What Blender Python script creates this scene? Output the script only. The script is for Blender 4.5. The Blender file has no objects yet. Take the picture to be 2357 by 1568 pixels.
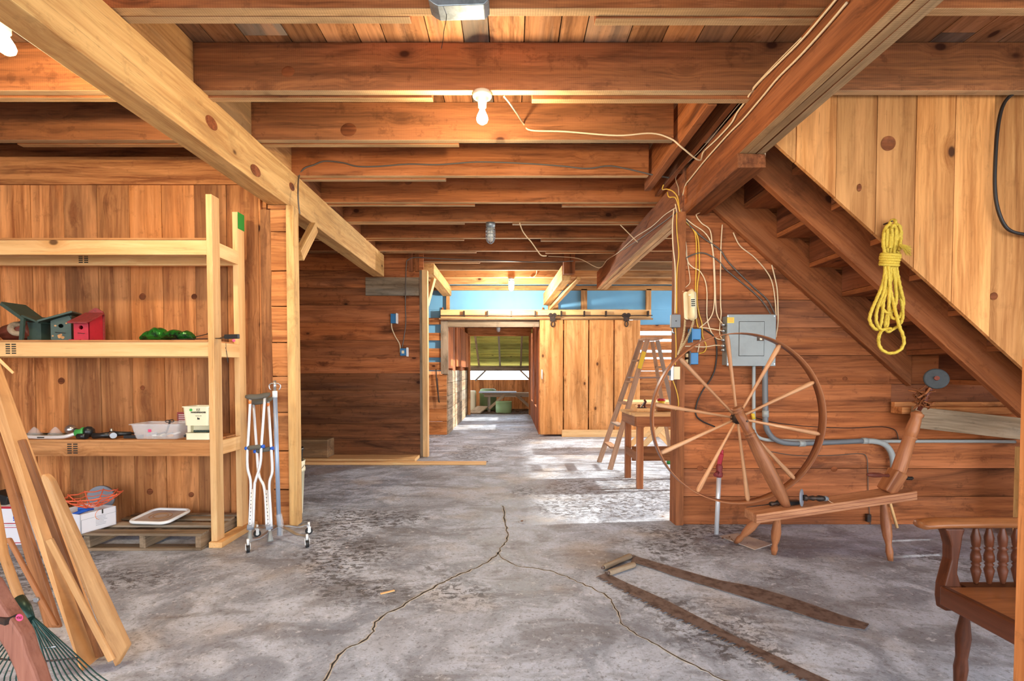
import bpy, math, random
from mathutils import Vector, Matrix, noise
from math import sin, cos, pi, tan, atan2, radians as R
random.seed(7)
sc = bpy.context.scene
COL = sc.collection
# ---------------------------------------------------------------- camera
F, CX, CY, TH, HC = 1150.0, 1177.0, 887.0, 0.028, 1.2
cam = bpy.data.objects.new('camera', bpy.data.cameras.new('camera')); COL.objects.link(cam)
cam.location = (0, 0, HC); cam.rotation_euler = (pi/2 - TH, 0, 0)
cam.data.sensor_width = 36; cam.data.lens = 36*F/2357
cam.data.shift_x = (1178.5-CX)/2357; cam.data.shift_y = (CY-784)/2357
cam.data.clip_start = 0.05; cam.data.clip_end = 200
sc.camera = cam
sc.view_settings.view_transform = 'Standard'; sc.view_settings.look = 'None'
sc.view_settings.exposure = 0.55; sc.view_settings.gamma = 1; sc.view_settings.use_curve_mapping = False
try:
    sc.cycles.use_denoising = True; sc.cycles.max_bounces = 5; sc.cycles.diffuse_bounces = 4; sc.cycles.adaptive_threshold = .07
    sc.cycles.sample_clamp_indirect = 8
except Exception: pass
# world: bright hazy daylight
w = bpy.data.worlds.new('sky'); sc.world = w; w.use_nodes = True
wn = w.node_tree; bg = wn.nodes['Background']
bg.inputs['Color'].default_value = (0.84, 0.92, 1.0, 1); bg.inputs['Strength'].default_value = 5.0
def lamp(name, kind, loc, power, color, size=0.05, rot=None):
    l = bpy.data.lights.new(name, kind); l.energy = power; l.color = color
    if kind == 'POINT': l.shadow_soft_size = size
    o = bpy.data.objects.new(name, l); COL.objects.link(o); o.location = loc
    if rot: o.rotation_euler = rot
    return o
sun = lamp('sun', 'SUN', (6, 6, 5), 6.5, (1.0, 0.93, 0.8)); sun.data.angle = R(1.2)
SUND = Vector((-0.88, -0.10, -0.46)).normalized()
sun.rotation_euler = SUND.to_track_quat('-Z', 'Y').to_euler()

# ---------------------------------------------------------------- pixel -> place
def ray(px, py):
    dx, dy = (px-CX)/F, (CY-py)/F
    return Vector((dx, cos(TH)+dy*sin(TH), -sin(TH)+dy*cos(TH)))
def atY(px, py, Y): d = ray(px, py); t = Y/d.y; return Vector((d.x*t, Y, HC+d.z*t))
def atZ(px, py, Z=0.0): d = ray(px, py); t = (Z-HC)/d.z; return Vector((d.x*t, d.y*t, Z))
def atX(px, py, X): d = ray(px, py); t = X/d.x; return Vector((X, d.y*t, HC+d.z*t))

# ---------------------------------------------------------------- node materials
class NT:
    def __init__(s, name):
        s.m = bpy.data.materials.new(name); s.m.use_nodes = True
        s.t = s.m.node_tree; s.b = s.t.nodes['Principled BSDF']
    def n(s, typ, **kw):
        x = s.t.nodes.new(typ)
        for k, v in kw.items():
            if k in ('operation', 'blend_type', 'data_type', 'attribute_name', 'feature', 'noise_dimensions', 'interpolation_type', 'bands_direction', 'wave_type', 'attribute_type', 'voronoi_dimensions', 'vector_type', 'clamp'): setattr(x, k, v)
        return x
    def l(s, a, b): s.t.links.new(a, b)
    def inp(s, node, i, v):
        sock = node.inputs[i]
        if hasattr(v, 'is_output'): s.l(v, sock)
        else: sock.default_value = v
    def math(s, op, a, b=0.0, c=0.0, clamp=False):
        x = s.n('ShaderNodeMath', operation=op); x.use_clamp = clamp
        s.inp(x, 0, a); s.inp(x, 1, b)
        if op in ('MULTIPLY_ADD', 'SMOOTH_MIN'): s.inp(x, 2, c)
        return x.outputs[0]
    def vec(s, v, scale):
        x = s.n('ShaderNodeVectorMath', operation='MULTIPLY'); s.inp(x, 0, v); x.inputs[1].default_value = scale; return x.outputs[0]
    def vadd(s, a, b):
        x = s.n('ShaderNodeVectorMath', operation='ADD'); s.inp(x, 0, a); s.inp(x, 1, b); return x.outputs[0]
    def noise(s, v, scale=1, detail=4, rough=.55, dist=0):
        x = s.n('ShaderNodeTexNoise'); s.inp(x, 'Vector', v)
        x.inputs['Scale'].default_value = scale; x.inputs['Detail'].default_value = detail
        x.inputs['Roughness'].default_value = rough; x.inputs['Distortion'].default_value = dist
        return x.outputs[0]
    def step(s, v, a, b, lo=0., hi=1.):
        x = s.n('ShaderNodeMapRange', interpolation_type='SMOOTHSTEP'); s.inp(x, 0, v)
        x.inputs[1].default_value = a; x.inputs[2].default_value = b; x.inputs[3].default_value = lo; x.inputs[4].default_value = hi
        return x.outputs[0]
    def mix(s, f, a, b, mode='MIX'):
        x = s.n('ShaderNodeMix', data_type='RGBA', blend_type=mode)
        s.inp(x, 0, f)
        for i, v in ((6, a), (7, b)):
            if hasattr(v, 'is_output'): s.l(v, x.inputs[i])
            else: x.inputs[i].default_value = (*v, 1) if len(v) == 3 else v
        return x.outputs[2]
    def bump(s, h, strength=.3, dist=.01):
        x = s.n('ShaderNodeBump'); x.inputs['Strength'].default_value = strength; x.inputs['Distance'].default_value = dist
        s.l(h, x.inputs['Height']); s.l(x.outputs[0], s.b.inputs['Normal'])
    def attr(s, name):
        x = s.n('ShaderNodeAttribute', attribute_name=name); return x
def lin(c):
    if isinstance(c, str): c = [int(c[i:i+2], 16)/255 for i in (0, 2, 4)]
    return tuple((x/12.92 if x <= .04045 else ((x+.055)/1.055)**2.4) for x in c)

def wood(name, light, dark, knot='3a1a0c', grey=None, var=.35, stain=.4, knots=1., fine=1., rough=.75, sat=0.0, bump=.25, grain=1., saw=0., gs=.75):
    """solid sawn wood; grain runs along g.x, each board has its own rnd"""
    n = NT(name); g = n.attr('g').outputs['Vector']; r = n.attr('rnd').outputs['Fac']
    light, dark, knot = lin(light), lin(dark), lin(knot)
    # knots
    vo = n.n('ShaderNodeTexVoronoi'); s0 = n.vec(g, (2.5, 4.0, .8)); n.l(s0, vo.inputs['Vector']); vo.inputs['Scale'].default_value = 1
    kd = vo.outputs['Distance']
    csep = n.n('ShaderNodeSeparateColor'); n.l(vo.outputs['Color'], csep.inputs[0])
    ksel = n.step(csep.outputs[0], .36, .4)
    core = n.math('MULTIPLY', n.step(kd, .055, .10, 1, 0), ksel)
    halo = n.math('MULTIPLY', n.step(kd, .04, .36, 1, 0), ksel)
    # warped grain
    warp = n.noise(n.vec(g, (1.1, 3.0, 3.0)), 1, 2)
    off = n.math('ADD', n.math('MULTIPLY', warp, .07), n.math('MULTIPLY', halo, .04))
    comb = n.n('ShaderNodeCombineXYZ'); n.l(off, comb.inputs[1]); n.l(off, comb.inputs[2])
    gw = n.vadd(g, comb.outputs[0])
    g1 = n.noise(n.vec(gw, (.9, 26*grain, 26*grain)), 1, 3, .6)
    g2 = n.noise(n.vec(gw, (3.5, 150, 150)), 1, 3, .7)
    wv = n.n('ShaderNodeTexWave', wave_type='BANDS', bands_direction='Y'); n.l(n.vec(gw, (1, 1, 1)), wv.inputs['Vector'])
    wv.inputs['Scale'].default_value = 13; wv.inputs['Distortion'].default_value = 5; wv.inputs['Detail'].default_value = 3; wv.inputs['Detail Scale'].default_value = .5
    gm = n.math('ADD', n.math('MULTIPLY', g1, .74), n.math('MULTIPLY', wv.outputs[0], .05*fine))
    gm = n.math('ADD', gm, n.math('MULTIPLY', g2, .34*fine))
    t = n.step(gm, .36, .82)
    col = n.mix(t, light, dark)
    # board-to-board tone
    tone = n.math('MULTIPLY_ADD', r, 2*var, 1-var)
    hue = n.noise(n.vadd(n.vec(g, (.35, 1.2, 1.2)), (5, 3, 1)), 1, 2)
    col = n.mix(n.math('MULTIPLY', n.step(hue, .42, .68), .35), col, tuple(min(1, a*b) for a, b in zip(light, (1.25, 1.05, .8))))
    if grey:
        rr = n.math('FRACT', n.math('MULTIPLY', r, 7.31))
        gf = n.math('MULTIPLY', n.step(rr, .72, .95), gs)
        gf = n.math('MAXIMUM', gf, n.math('MULTIPLY', n.step(n.noise(n.vec(g, (.7, 5, 5)), 1, 4), .56, .74), gs*.8))
        col = n.mix(gf, col, lin(grey))
    pat = n.noise(n.vadd(n.vec(g, (.8, 7, 7)), (3, 8, 2)), 1, 3, .5, .4)
    col = n.mix(n.math('MULTIPLY', n.step(pat, .50, .66), .45), col, tuple(min(1, x*1.25+.02) for x in light))
    col = n.mix(n.math('MULTIPLY', n.step(pat, .46, .32), .40), col, tuple(x*.85 for x in dark))
    # stains and dark streaks
    s1 = n.noise(n.vec(g, (.9, 4.5, 4.5)), 1, 5, .62, .6)
    col = n.mix(n.math('MULTIPLY', n.step(s1, .52, .72), stain), col, tuple(x*.30 for x in dark))
    s2 = n.noise(n.vec(g, (9, 9, 9)), 1, 6, .7)
    col = n.mix(n.math('MULTIPLY', n.step(s2, .56, .66), stain*.45), col, tuple(x*.35 for x in dark))
    s3 = n.noise(n.vec(g, (2, 60, 60)), 1, 4, .8)
    col = n.mix(n.math('MULTIPLY', n.step(s3, .60, .66), .35), col, tuple(x*.25 for x in dark))
    hl = n.noise(n.vadd(n.vec(g, (2, 16, 16)), (8, 2, 4)), 1, 5, .7)
    col = n.mix(n.math('MULTIPLY', n.step(hl, .56, .72), .30), col, tuple(min(1, x*1.5+.03) for x in light))
    if saw:
        sx = n.n('ShaderNodeTexWave', wave_type='BANDS', bands_direction='X'); n.l(n.vec(gw, (1, .15, .15)), sx.inputs['Vector'])
        sx.inputs['Scale'].default_value = 28; sx.inputs['Distortion'].default_value = 1.5
        col = n.mix(n.math('MULTIPLY', sx.outputs[0], saw), col, tuple(x*.5 for x in dark))
    # knots on top
    kf = n.math('MULTIPLY', n.math('MULTIPLY', halo, halo), .55*knots)
    col = n.mix(kf, col, tuple(x*.8 for x in dark))
    col = n.mix(n.math('MULTIPLY', core, .9*knots), col, knot)
    tc = n.n('ShaderNodeCombineXYZ')
    for i in range(3): n.l(tone, tc.inputs[i])
    col = n.mix(1.0, col, tc.outputs[0], 'MULTIPLY')
    n.l(col, n.b.inputs['Base Color']); n.b.inputs['Roughness'].default_value = rough
    n.b.inputs['Specular IOR Level'].default_value = .25
    n.bump(gm, bump, .004)
    return n.m
def plain(name, c, rough=.5, metal=0., spec=.5, noisy=.0, nscale=30, c2=None, emit=None, trans=0., alpha=1., coat=0., bump=0.):
    n = NT(name); b = n.b; c = lin(c)
    b.inputs['Base Color'].default_value = (*c, 1); b.inputs['Roughness'].default_value = rough; b.inputs['Metallic'].default_value = metal
    b.inputs['Specular IOR Level'].default_value = spec
    b.inputs['Transmission Weight'].default_value = trans; b.inputs['Alpha'].default_value = alpha; b.inputs['Coat Weight'].default_value = coat
    tc = n.n('ShaderNodeTexCoord').outputs['Object']
    if noisy:
        f = n.noise(tc, nscale, 5, .65)
        n.l(n.mix(n.math('MULTIPLY', n.step(f, .42, .68), noisy), c, lin(c2) if c2 else tuple(x*.35 for x in c)), b.inputs['Base Color'])
        if bump: n.bump(f, bump, .005)
    if emit:
        b.inputs['Emission Color'].default_value = (*emit[0], 1); b.inputs['Emission Strength'].default_value = emit[1]
    return n.m

M = {}
M['wall'] = wood('wood_wall_pine', 'd18d54', '824622', grey='7a583c', gs=.5, var=.2, stain=.55)
M['board'] = wood('wood_wall_dark_boards', 'b86e3f', '64331a', grey='574238', gs=.6, var=.28, stain=.75)
M['smoky'] = wood('wood_blackened_boards', '8a5836', '4a2b1b', grey='473c38', gs=.6, var=.2, stain=.8)
M['panel'] = wood('wood_panel_honey', 'de9c5c', 'a2622f', grey='a07c50', gs=.35, var=.22, stain=.3)
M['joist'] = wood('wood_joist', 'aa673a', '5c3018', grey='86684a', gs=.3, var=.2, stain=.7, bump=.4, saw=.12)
M['joistpale'] = wood('wood_joist_pale', 'cd9c66', '8c5830', grey='8a745a', var=.2, stain=.5, bump=.4, saw=.15)  # paler wood for far joists, studs and some blocking
M['beam'] = wood('wood_beam_pale', 'dcb275', 'ad7a45', grey='86694c', gs=.4, var=.06, stain=.42, bump=.4, knots=1.)
M['beamdark'] = wood('wood_beam_brown', '9d5d34', '592d15', grey='8b6f52', gs=.1, var=.08, stain=.45, bump=.4)
M['ceil'] = wood('wood_ceiling_planks', 'b07c54', '6b4429', grey='7f7d76', var=.4, stain=.65)
M['lumber'] = wood('wood_new_lumber', 'edc088', 'd39a5c', var=.12, stain=.08, knots=.9, fine=.7, rough=.6)
M['shelf'] = wood('wood_shelf_boards', 'c08a58', '8d5b34', var=.2, stain=.35)
M['stair'] = wood('wood_stair', 'ac693e', '6a381d', grey='80654e', gs=.2, var=.14, stain=.55, bump=.4)
M['riser'] = wood('wood_stair_riser', '864f33', '4e2a18', var=.2, stain=.5)
M['oldgrey'] = wood('wood_weathered', 'a59078', '63523f', grey='8d8a80', var=.22, stain=.55, bump=.5)
M['leanwood'] = wood('wood_leaning_boards', 'cf9f6b', '9c6c40', var=.2, stain=.25, knots=.35, rough=.6)
M['leandark'] = wood('wood_leaning_dark', '94603a', '60391e', var=.2, stain=.35, knots=.35, rough=.6)
M['wheel'] = wood('wood_spinning_wheel', 'a86e48', '75422a', var=.1, stain=.12, knots=.12, rough=.38, bump=.1)
M['spoke'] = wood('wood_spokes', 'd6a47a', 'a87048', var=.08, stain=.08, knots=0, rough=.4, bump=.1)
M['disc'] = plain('dull_dark_disc', '3a3d3e', .7, .0, noisy=.4, nscale=30)
M['bench'] = wood('wood_bench', 'c48c64', '935a3a', var=.1, stain=.25, knots=.2, rough=.5)
M['reddark'] = wood('wood_dark_red', '7d4030', '4a1f16', var=.1, stain=.3, knots=.1, rough=.45)
M['redworn'] = wood('wood_worn_red', '9a6654', '6b3d32', var=.08, stain=.35, knots=.3, rough=.6)
M['chair'] = wood('wood_chair', '603522', '32180c', var=.08, stain=.15, knots=0, rough=.3, bump=.1)
M['chairtop'] = wood('wood_chair_worn', 'a2683f', '6e4024', var=.08, stain=.15, knots=0, rough=.3, bump=.1)
M['doorwood'] = wood('wood_barn_door', 'd79c62', 'a0632f', var=.12, stain=.5, knots=.9)
M['ladder'] = wood('wood_ladder', 'b58f72', '7c5a45', grey='8f8780', var=.15, stain=.3, knots=.2)
M['green'] = wood('wood_roof_green_lit', 'c6c668', '7c8238', var=.3, stain=.5)  # green-tinted reflected light put into the roof boards' colour
M['edge'] = wood('wood_sawn_edge_bounce', 'd0a878', '94704c', grey='a08c70', var=.15, stain=.35, knots=.4, bump=.4, saw=.25)  # sawn wood for undersides, paler still to paint in floor bounce light
M['knotwood'] = wood('wood_knot', '96552e', '4e2611', var=.05, stain=.5, knots=0, grain=1.6)
M['crackstone'] = plain('crack_grit', 'c2bbb0', .95, noisy=.6, nscale=35, c2='7a746c')
M['crackdark'] = plain('crack_void', '2e2a26', .95)
M['black'] = plain('black_rubber', '1c1b1b', .5)
M['blackpl'] = plain('black_plastic', '202224', .35)
M['steel'] = plain('brushed_steel', 'b9bcc0', .3, .9)
M['alu'] = plain('pale_aluminium', 'e3e3e4', .35, .35)
M['iron'] = plain('dark_iron', '3a3330', .5, .6, noisy=.5, nscale=40, c2='6b4a35')
M['rust'] = plain('rusty_saw_steel', '7b6a63', .6, .35, noisy=.8, nscale=22, c2='47342c')
M['grey'] = plain('grey_paint', '8f9290', .45, .2, noisy=.3, nscale=12, c2='777a78')
M['pvc'] = plain('grey_conduit', 'a7aaa6', .45)
M['pvcdark'] = plain('dark_grey_conduit', '74777a', .45)
M['bluebox'] = plain('blue_plastic_box', '2f78ad', .4)
M['cream'] = plain('cream_plastic', 'e6cfa0', .4)
M['creamer'] = plain('pale_cream_plastic', 'eae2c0', .4)
M['white'] = plain('white_plastic', 'e9e9e6', .4)
M['card'] = plain('white_cardboard', 'e6e6ec', .7)
M['kraft'] = plain('pale_cardboard', 'b8a598', .8, noisy=.3, nscale=10)
M['wcable'] = plain('white_cable', 'e4c9a2', .5)
M['ycable'] = plain('yellow_cable', 'dfae3a', .5)
M['gcable'] = plain('grey_cable', '5e544c', .5)
M['bcable'] = plain('black_cable', '241d1a', .5)
M['rope'] = plain('yellow_rope', 'd9b73e', .7, noisy=.5, nscale=150, c2='a07f22', bump=.5)
M['red'] = plain('red_paint', 'b42034', .5, noisy=.2, nscale=40, c2='7c1520')
M['dkred'] = plain('worn_red_paint', '8e3533', .6, noisy=.5, nscale=60, c2='4d2a26')
M['dkgreen'] = plain('dark_green_paint', '35473e', .55, noisy=.25, nscale=40, c2='202c26')
M['brgreen'] = plain('green_plastic', '3f9a4a', .4)
M['rake'] = plain('rake_green_metal', '1f3a33', .4, .5)
M['orange'] = plain('orange_plastic', 'e86a45', .4)
M['blue'] = plain('blue_plastic', '1e5fc8', .3)
M['yellow'] = plain('yellow_label', 'e6c23a', .5)
M['pink'] = plain('pink_sticker', 'e0406e', .6)
M['ink'] = plain('black_ink', '26241f', .8)
M['greenst'] = plain('green_sticker', '2f9a3c', .6)
M['orst'] = plain('orange_sticker', 'f08a4a', .6)
M['grip'] = plain('grey_foam_rubber', '5f5a50', .8)
M['slate'] = plain('grey_plastic_boot', '8a8f98', .5)
M['tube'] = plain('blue_grey_tube', '93a3bb', .35, .3)
M['porc'] = plain('porcelain', 'f0e6cf', .35)
M['galv'] = plain('galvanised', '9aa3ab', .4, .6, noisy=.5, nscale=25, c2='5f6a6a')
M['foam'] = plain('blue_foam_board', '76b4dc', .7, noisy=.12, nscale=6, c2='5c9ccb')
M['leaf'] = plain('dry_leaves', '6b4426', .9)
M['shedsoil'] = plain('shed_soil', '55402e', .95, noisy=.7, nscale=6, c2='2e2118')
M['barrel'] = plain('pale_green_barrel', '86a070', .5)
M['tarp'] = plain('pale_blue_board', 'aebfd2', .5)
M['strawgrass'] = plain('outside_ground', 'cfc8b4', .95, noisy=.5, nscale=2, c2='a8a583')
M['opaquewhite'] = plain('translucent_sheet', 'f2f6ee', .8)
def glassmat(name, c, alpha, rough=.1):
    n = NT(name); n.b.inputs['Base Color'].default_value = (*lin(c), 1); n.b.inputs['Roughness'].default_value = rough
    n.b.inputs['Alpha'].default_value = alpha; n.b.inputs['Specular IOR Level'].default_value = .8
    return n.m
M['clear'] = glassmat('clear_plastic', 'e8e8e8', .28)
M['glass'] = glassmat('lamp_glass', 'f0f0e8', .35, .05)
M['bulbwarm'] = plain('lit_bulb_warm', 'fff2d0', emit=((1, .82, .5), 40))
M['bulbcool'] = plain('lit_bulb_white', 'ffffff', emit=((1, .96, .88), 45))
M['greenfoil'] = plain('green_foil', '2c7a28', .25, .5, noisy=1., nscale=16, c2='17181c')

def floor_mat():
    n = NT('concrete_floor'); tc = n.n('ShaderNodeTexCoord').outputs['Object']
    big = n.noise(tc, .9, 5, .6, .5); mid = n.noise(n.vadd(tc, (7, 3, 0)), 3.2, 7, .68, .8); sp = n.noise(tc, 38, 5, .75, .3); mot = n.noise(n.vec(tc, (17, 24, 1)), 1, 6, .75, .5)
    streak = n.noise(n.vec(tc, (1.6, 3.6, 1)), 1, 6, .66, .6)
    tiny = n.noise(n.vec(tc, (70, 110, 1)), 1, 4, .8)
    col = n.mix(n.step(mid, .36, .62), lin('8a93a2'), lin('bfc9da'))
    col = n.mix(n.math('MULTIPLY', n.step(big, .50, .62), .42), col, lin('7c7b7f'))
    col = n.mix(n.math('MULTIPLY', n.step(streak, .50, .64), .6), col, lin('6a686b'))
    warm = n.noise(n.vadd(tc, (2, 9, 0)), 1.4, 4)
    col = n.mix(n.math('MULTIPLY', n.step(warm, .52, .68), .35), col, lin('c5b49e'))
    msk = n.step(n.noise(n.vadd(tc, (3.3, 0, 2)), .8, 3), .49, .60)
    col = n.mix(n.math('MULTIPLY', n.math('MULTIPLY', n.step(mot, .49, .55), msk), .85), col, lin('454345'))
    col = n.mix(n.math('MULTIPLY', n.step(sp, .53, .64), .55), col, lin('5a585a'))
    col = n.mix(n.math('MULTIPLY', n.step(tiny, .52, .66), .4), col, lin('58565a'))
    wh = n.noise(n.vadd(tc, (1, 1, 5)), 22, 6, .75, .4)
    col = n.mix(n.math('MULTIPLY', n.step(wh, .56, .66), .5), col, lin('dfe4ee'))
    n.l(col, n.b.inputs['Base Color'])
    n.l(n.step(mid, .3, .7, .45, .75), n.b.inputs['Roughness'])
    n.bump(n.math('ADD', sp, mid), .25, .004)
    return n.m
M['floor'] = floor_mat()

# ---------------------------------------------------------------- mesh builder
class MB:
    def __init__(s, T=None):
        s.v = []; s.f = []; s.g = []; s.r = []; s.sm = []; s.mi = []; s.T = T
    def add(s, vs, fs, gs=None, rnd=None, smooth=False, mi=0):
        o = len(s.v); rnd = random.random() if rnd is None else rnd
        vs = [Vector(v) for v in vs]
        if s.T is not None: vv = [s.T @ v for v in vs]
        else: vv = vs
        s.v += vv
        if gs is None:
            k = random.random()*20; gs = [(v.x+k, v.y+k, v.z) for v in vs]
        s.g += [tuple(x) for x in gs]; s.r += [rnd]*len(vs)
        for f in fs: s.f.append([i+o for i in f]); s.sm.append(smooth); s.mi.append(mi)
        return s
    def box(s, c, size, Rm=None, ax=None, rnd=None, mi=0, wob=0.):
        sx, sy, sz = (x/2 for x in size); c = Vector(c)
        loc = [Vector((a*sx, b*sy, d*sz)) for a in (-1, 1) for b in (-1, 1) for d in (-1, 1)]
        if ax is None: ax = max(range(3), key=lambda i: size[i])
        oth = sorted([i for i in range(3) if i != ax], key=lambda i: -size[i])
        k1, k2, k3 = random.random()*30, random.random()*9, random.random()*9
        gs = [(p[ax]+k1, p[oth[0]]+k2, p[oth[1]]+k3) for p in loc]
        if wob: loc = [p+Vector([random.uniform(-wob, wob) for _ in range(3)]) for p in loc]
        vs = [c + (Rm @ p if Rm else p) for p in loc]
        fs = [(0, 1, 3, 2), (4, 6, 7, 5), (0, 4, 5, 1), (2, 3, 7, 6), (0, 2, 6, 4), (1, 5, 7, 3)]
        return s.add(vs, fs, gs, rnd, False, mi)
    def box2(s, a, b, **kw):
        a, b = Vector(a), Vector(b)
        return s.box((a+b)/2, [abs(x) for x in (b-a)], **kw)
    def bar(s, p, q, w, h, up=(0, 0, 1), mi=0, rnd=None):
        """straight timber from p to q, w across, h along up"""
        p, q, up = Vector(p), Vector(q), Vector(up); d = (q-p); L = d.length; x = d.normalized()
        y = up.cross(x).normalized() if abs(up.normalized().dot(x)) < .999 else Vector((0, 1, 0)); z = x.cross(y)
        Rm = Matrix((x, y, z)).transposed()
        return s.box((p+q)/2, (L, w, h), Rm, ax=0, mi=mi, rnd=rnd)
    def lathe(s, p, q, prof, seg=20, mi=0, smooth=True, cap=True):
        """prof: (t 0..1 along p->q, radius)"""
        p, q = Vector(p), Vector(q); d = q-p; L = d.length; z = d.normalized()
        x = z.orthogonal().normalized(); y = z.cross(x); vs = []; gs = []; k = random.random()*10; fs = []
        for t, r in prof:
            for i in range(seg):
                a = 2*pi*i/seg; vs.append(p+d*t+(x*cos(a)+y*sin(a))*r); gs.append((t*L+k, r*cos(a), r*sin(a)))
        n = len(prof)
        for j in range(n-1):
            for i in range(seg):
                i2 = (i+1) % seg; fs.append((j*seg+i, j*seg+i2, (j+1)*seg+i2, (j+1)*seg+i))
        s.add(vs, fs, gs, None, smooth, mi)
        if cap:
            o = len(s.v)-len(vs)
            s.f.append([o+i for i in range(seg)][::-1]); s.sm.append(False); s.mi.append(mi)
            s.f.append([o+(n-1)*seg+i for i in range(seg)]); s.sm.append(False); s.mi.append(mi)
        return s
    def cyl(s, p, q, r, r2=None, seg=16, mi=0): return s.lathe(p, q, [(0, r), (1, r if r2 is None else r2)], seg, mi)
    def tube(s, pts, r, seg=8, mi=0, closed=False, sm=True, twist=0, flat=None):
        pts = [Vector(p) for p in pts]; n = len(pts)
        if n < 2: return s
        tang = []
        for i in range(n):
            a = pts[(i-1) % n] if (closed or i > 0) else pts[0]; b = pts[(i+1) % n] if (closed or i < n-1) else pts[-1]
            t = (b-a); tang.append(t.normalized() if t.length > 1e-9 else Vector((0, 0, 1)))
        u = tang[0].orthogonal().normalized(); vs = []; gs = []; L = 0; rr = r if callable(r) else (lambda t: r)
        for i in range(n):
            t = tang[i]; u = (u - t*u.dot(t)); u = u.normalized() if u.length > 1e-6 else t.orthogonal().normalized()
            v = t.cross(u)
            if i: L += (pts[i]-pts[i-1]).length
            ra = rr(i/max(1, n-1))
            for k in range(seg):
                a = 2*pi*k/seg + twist*L; m = ra*(1+.22*cos(3*(a-twist*L)+0)) if twist else ra
                if twist: a2 = 2*pi*k/seg; m = ra*(1+.25*cos(3*a2+twist*L)); a = a2
                vs.append(pts[i]+(u*cos(a)+v*sin(a)*(flat or 1))*m); gs.append((L, cos(a)*ra, sin(a)*ra))
        fs = []; m = n if closed else n-1
        for i in range(m):
            j = (i+1) % n
            for k in range(seg):
                k2 = (k+1) % seg; fs.append((i*seg+k, i*seg+k2, j*seg+k2, j*seg+k))
        if not closed: fs.append(tuple(range(seg))[::-1]); fs.append(tuple((n-1)*seg+k for k in range(seg)))
        return s.add(vs, fs, gs, None, sm, mi)
    def prism(s, poly, o, ex, ey, th, grain=0, mi=0, smooth=False, rnd=None):
        """polygon (u,v) placed at o + u*ex + v*ey, extruded by th along ex x ey"""
        o, ex, ey = Vector(o), Vector(ex), Vector(ey); ez = ex.cross(ey).normalized(); n = len(poly)
        vs = [o+ex*u+ey*v for u, v in poly] + [o+ex*u+ey*v+ez*th for u, v in poly]; k = random.random()*20; k2 = random.random()*5
        gs = [((u if grain == 0 else v)+k, (v if grain == 0 else u)+k2, z) for z in (0, th) for u, v in poly]
        fs = [tuple(range(n))[::-1], tuple(range(n, 2*n))] + [(i, (i+1) % n, n+(i+1) % n, n+i) for i in range(n)]
        return s.add(vs, fs, gs, rnd, smooth, mi)
    def ball(s, c, r, seg=16, rings=10, sc=(1, 1, 1), mi=0, noise_=0.):
        c = Vector(c); vs = []; fs = []
        for j in range(rings+1):
            ph = pi*j/rings
            for i in range(seg):
                a = 2*pi*i/seg; d = Vector((sin(ph)*cos(a), sin(ph)*sin(a), cos(ph)))
                m = 1+noise_*noise.noise(d*2.5+c*7)
                vs.append(c+Vector((d.x*sc[0], d.y*sc[1], d.z*sc[2]))*r*m)
        for j in range(rings):
            for i in range(seg):
                i2 = (i+1) % seg; fs.append((j*seg+i, (j+1)*seg+i, (j+1)*seg+i2, j*seg+i2))
        return s.add(vs, fs, None, None, True, mi)
    def build(s, name, mats, parent=None, bevel=0., origin=None):
        if not isinstance(mats, (list, tuple)): mats = [mats]
        L = Vector((0, 0, 0)); p = parent
        while p is not None: L = L + p.location; p = p.parent
        if parent is None:
            if origin is None:
                xs = [v.x for v in s.v]; ys = [v.y for v in s.v]; zs = [v.z for v in s.v]
                origin = ((min(xs)+max(xs))/2, (min(ys)+max(ys))/2, min(zs))
            L = Vector(origin)
        me = bpy.data.meshes.new(name)
        me.from_pydata([v-L for v in s.v], [], s.f); me.update()
        import bmesh
        bm = bmesh.new(); bm.from_mesh(me); bmesh.ops.recalc_face_normals(bm, faces=bm.faces); bm.to_mesh(me); bm.free()
        me.polygons.foreach_set('use_smooth', s.sm); me.polygons.foreach_set('material_index', s.mi)
        for m in mats: me.materials.append(M[m] if isinstance(m, str) else m)
        at = me.attributes.new('g', 'FLOAT_VECTOR', 'POINT'); at.data.foreach_set('vector', [c for v in s.g for c in v])
        at = me.attributes.new('rnd', 'FLOAT', 'POINT'); at.data.foreach_set('value', s.r)
        o = bpy.data.objects.new(name, me); COL.objects.link(o)
        if parent is None: o.location = L
        else: o.parent = parent
        if bevel:
            md = o.modifiers.new('bevel', 'BEVEL'); md.width = bevel; md.segments = 2; md.limit_method = 'ANGLE'
        return o
def tag(o, label, cat, group=None):
    o['label'] = label; o['category'] = cat
    if group: o['group'] = group
    return o
def struct(o): o['kind'] = 'structure'; return o
def thing(name, label, cat, loc, group=None):
    o = bpy.data.objects.new(name, None); COL.objects.link(o); o.location = loc; o.empty_display_size = .1
    return tag(o, label, cat, group)
def copy_tree(o, parent=None):
    c = o.copy(); COL.objects.link(c); c.parent = parent
    for ch in o.children: copy_tree(ch, c)
    return c
def smooth(pts, n=6, closed=False):
    """Catmull-Rom through pts"""
    pts = [Vector(p) for p in pts]; out = []; N = len(pts)
    rng = range(N) if closed else range(N-1)
    for i in rng:
        if closed: p0, p1, p2, p3 = pts[(i-1) % N], pts[i], pts[(i+1) % N], pts[(i+2) % N]
        else: p0, p1, p2, p3 = pts[max(i-1, 0)], pts[i], pts[i+1], pts[min(i+2, N-1)]
        for k in range(n):
            t = k/n; out.append(.5*((2*p1)+(-p0+p2)*t+(2*p0-5*p1+4*p2-p3)*t*t+(-p0+3*p1-3*p2+p3)*t**3))
    if not closed: out.append(pts[-1])
    return out
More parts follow.
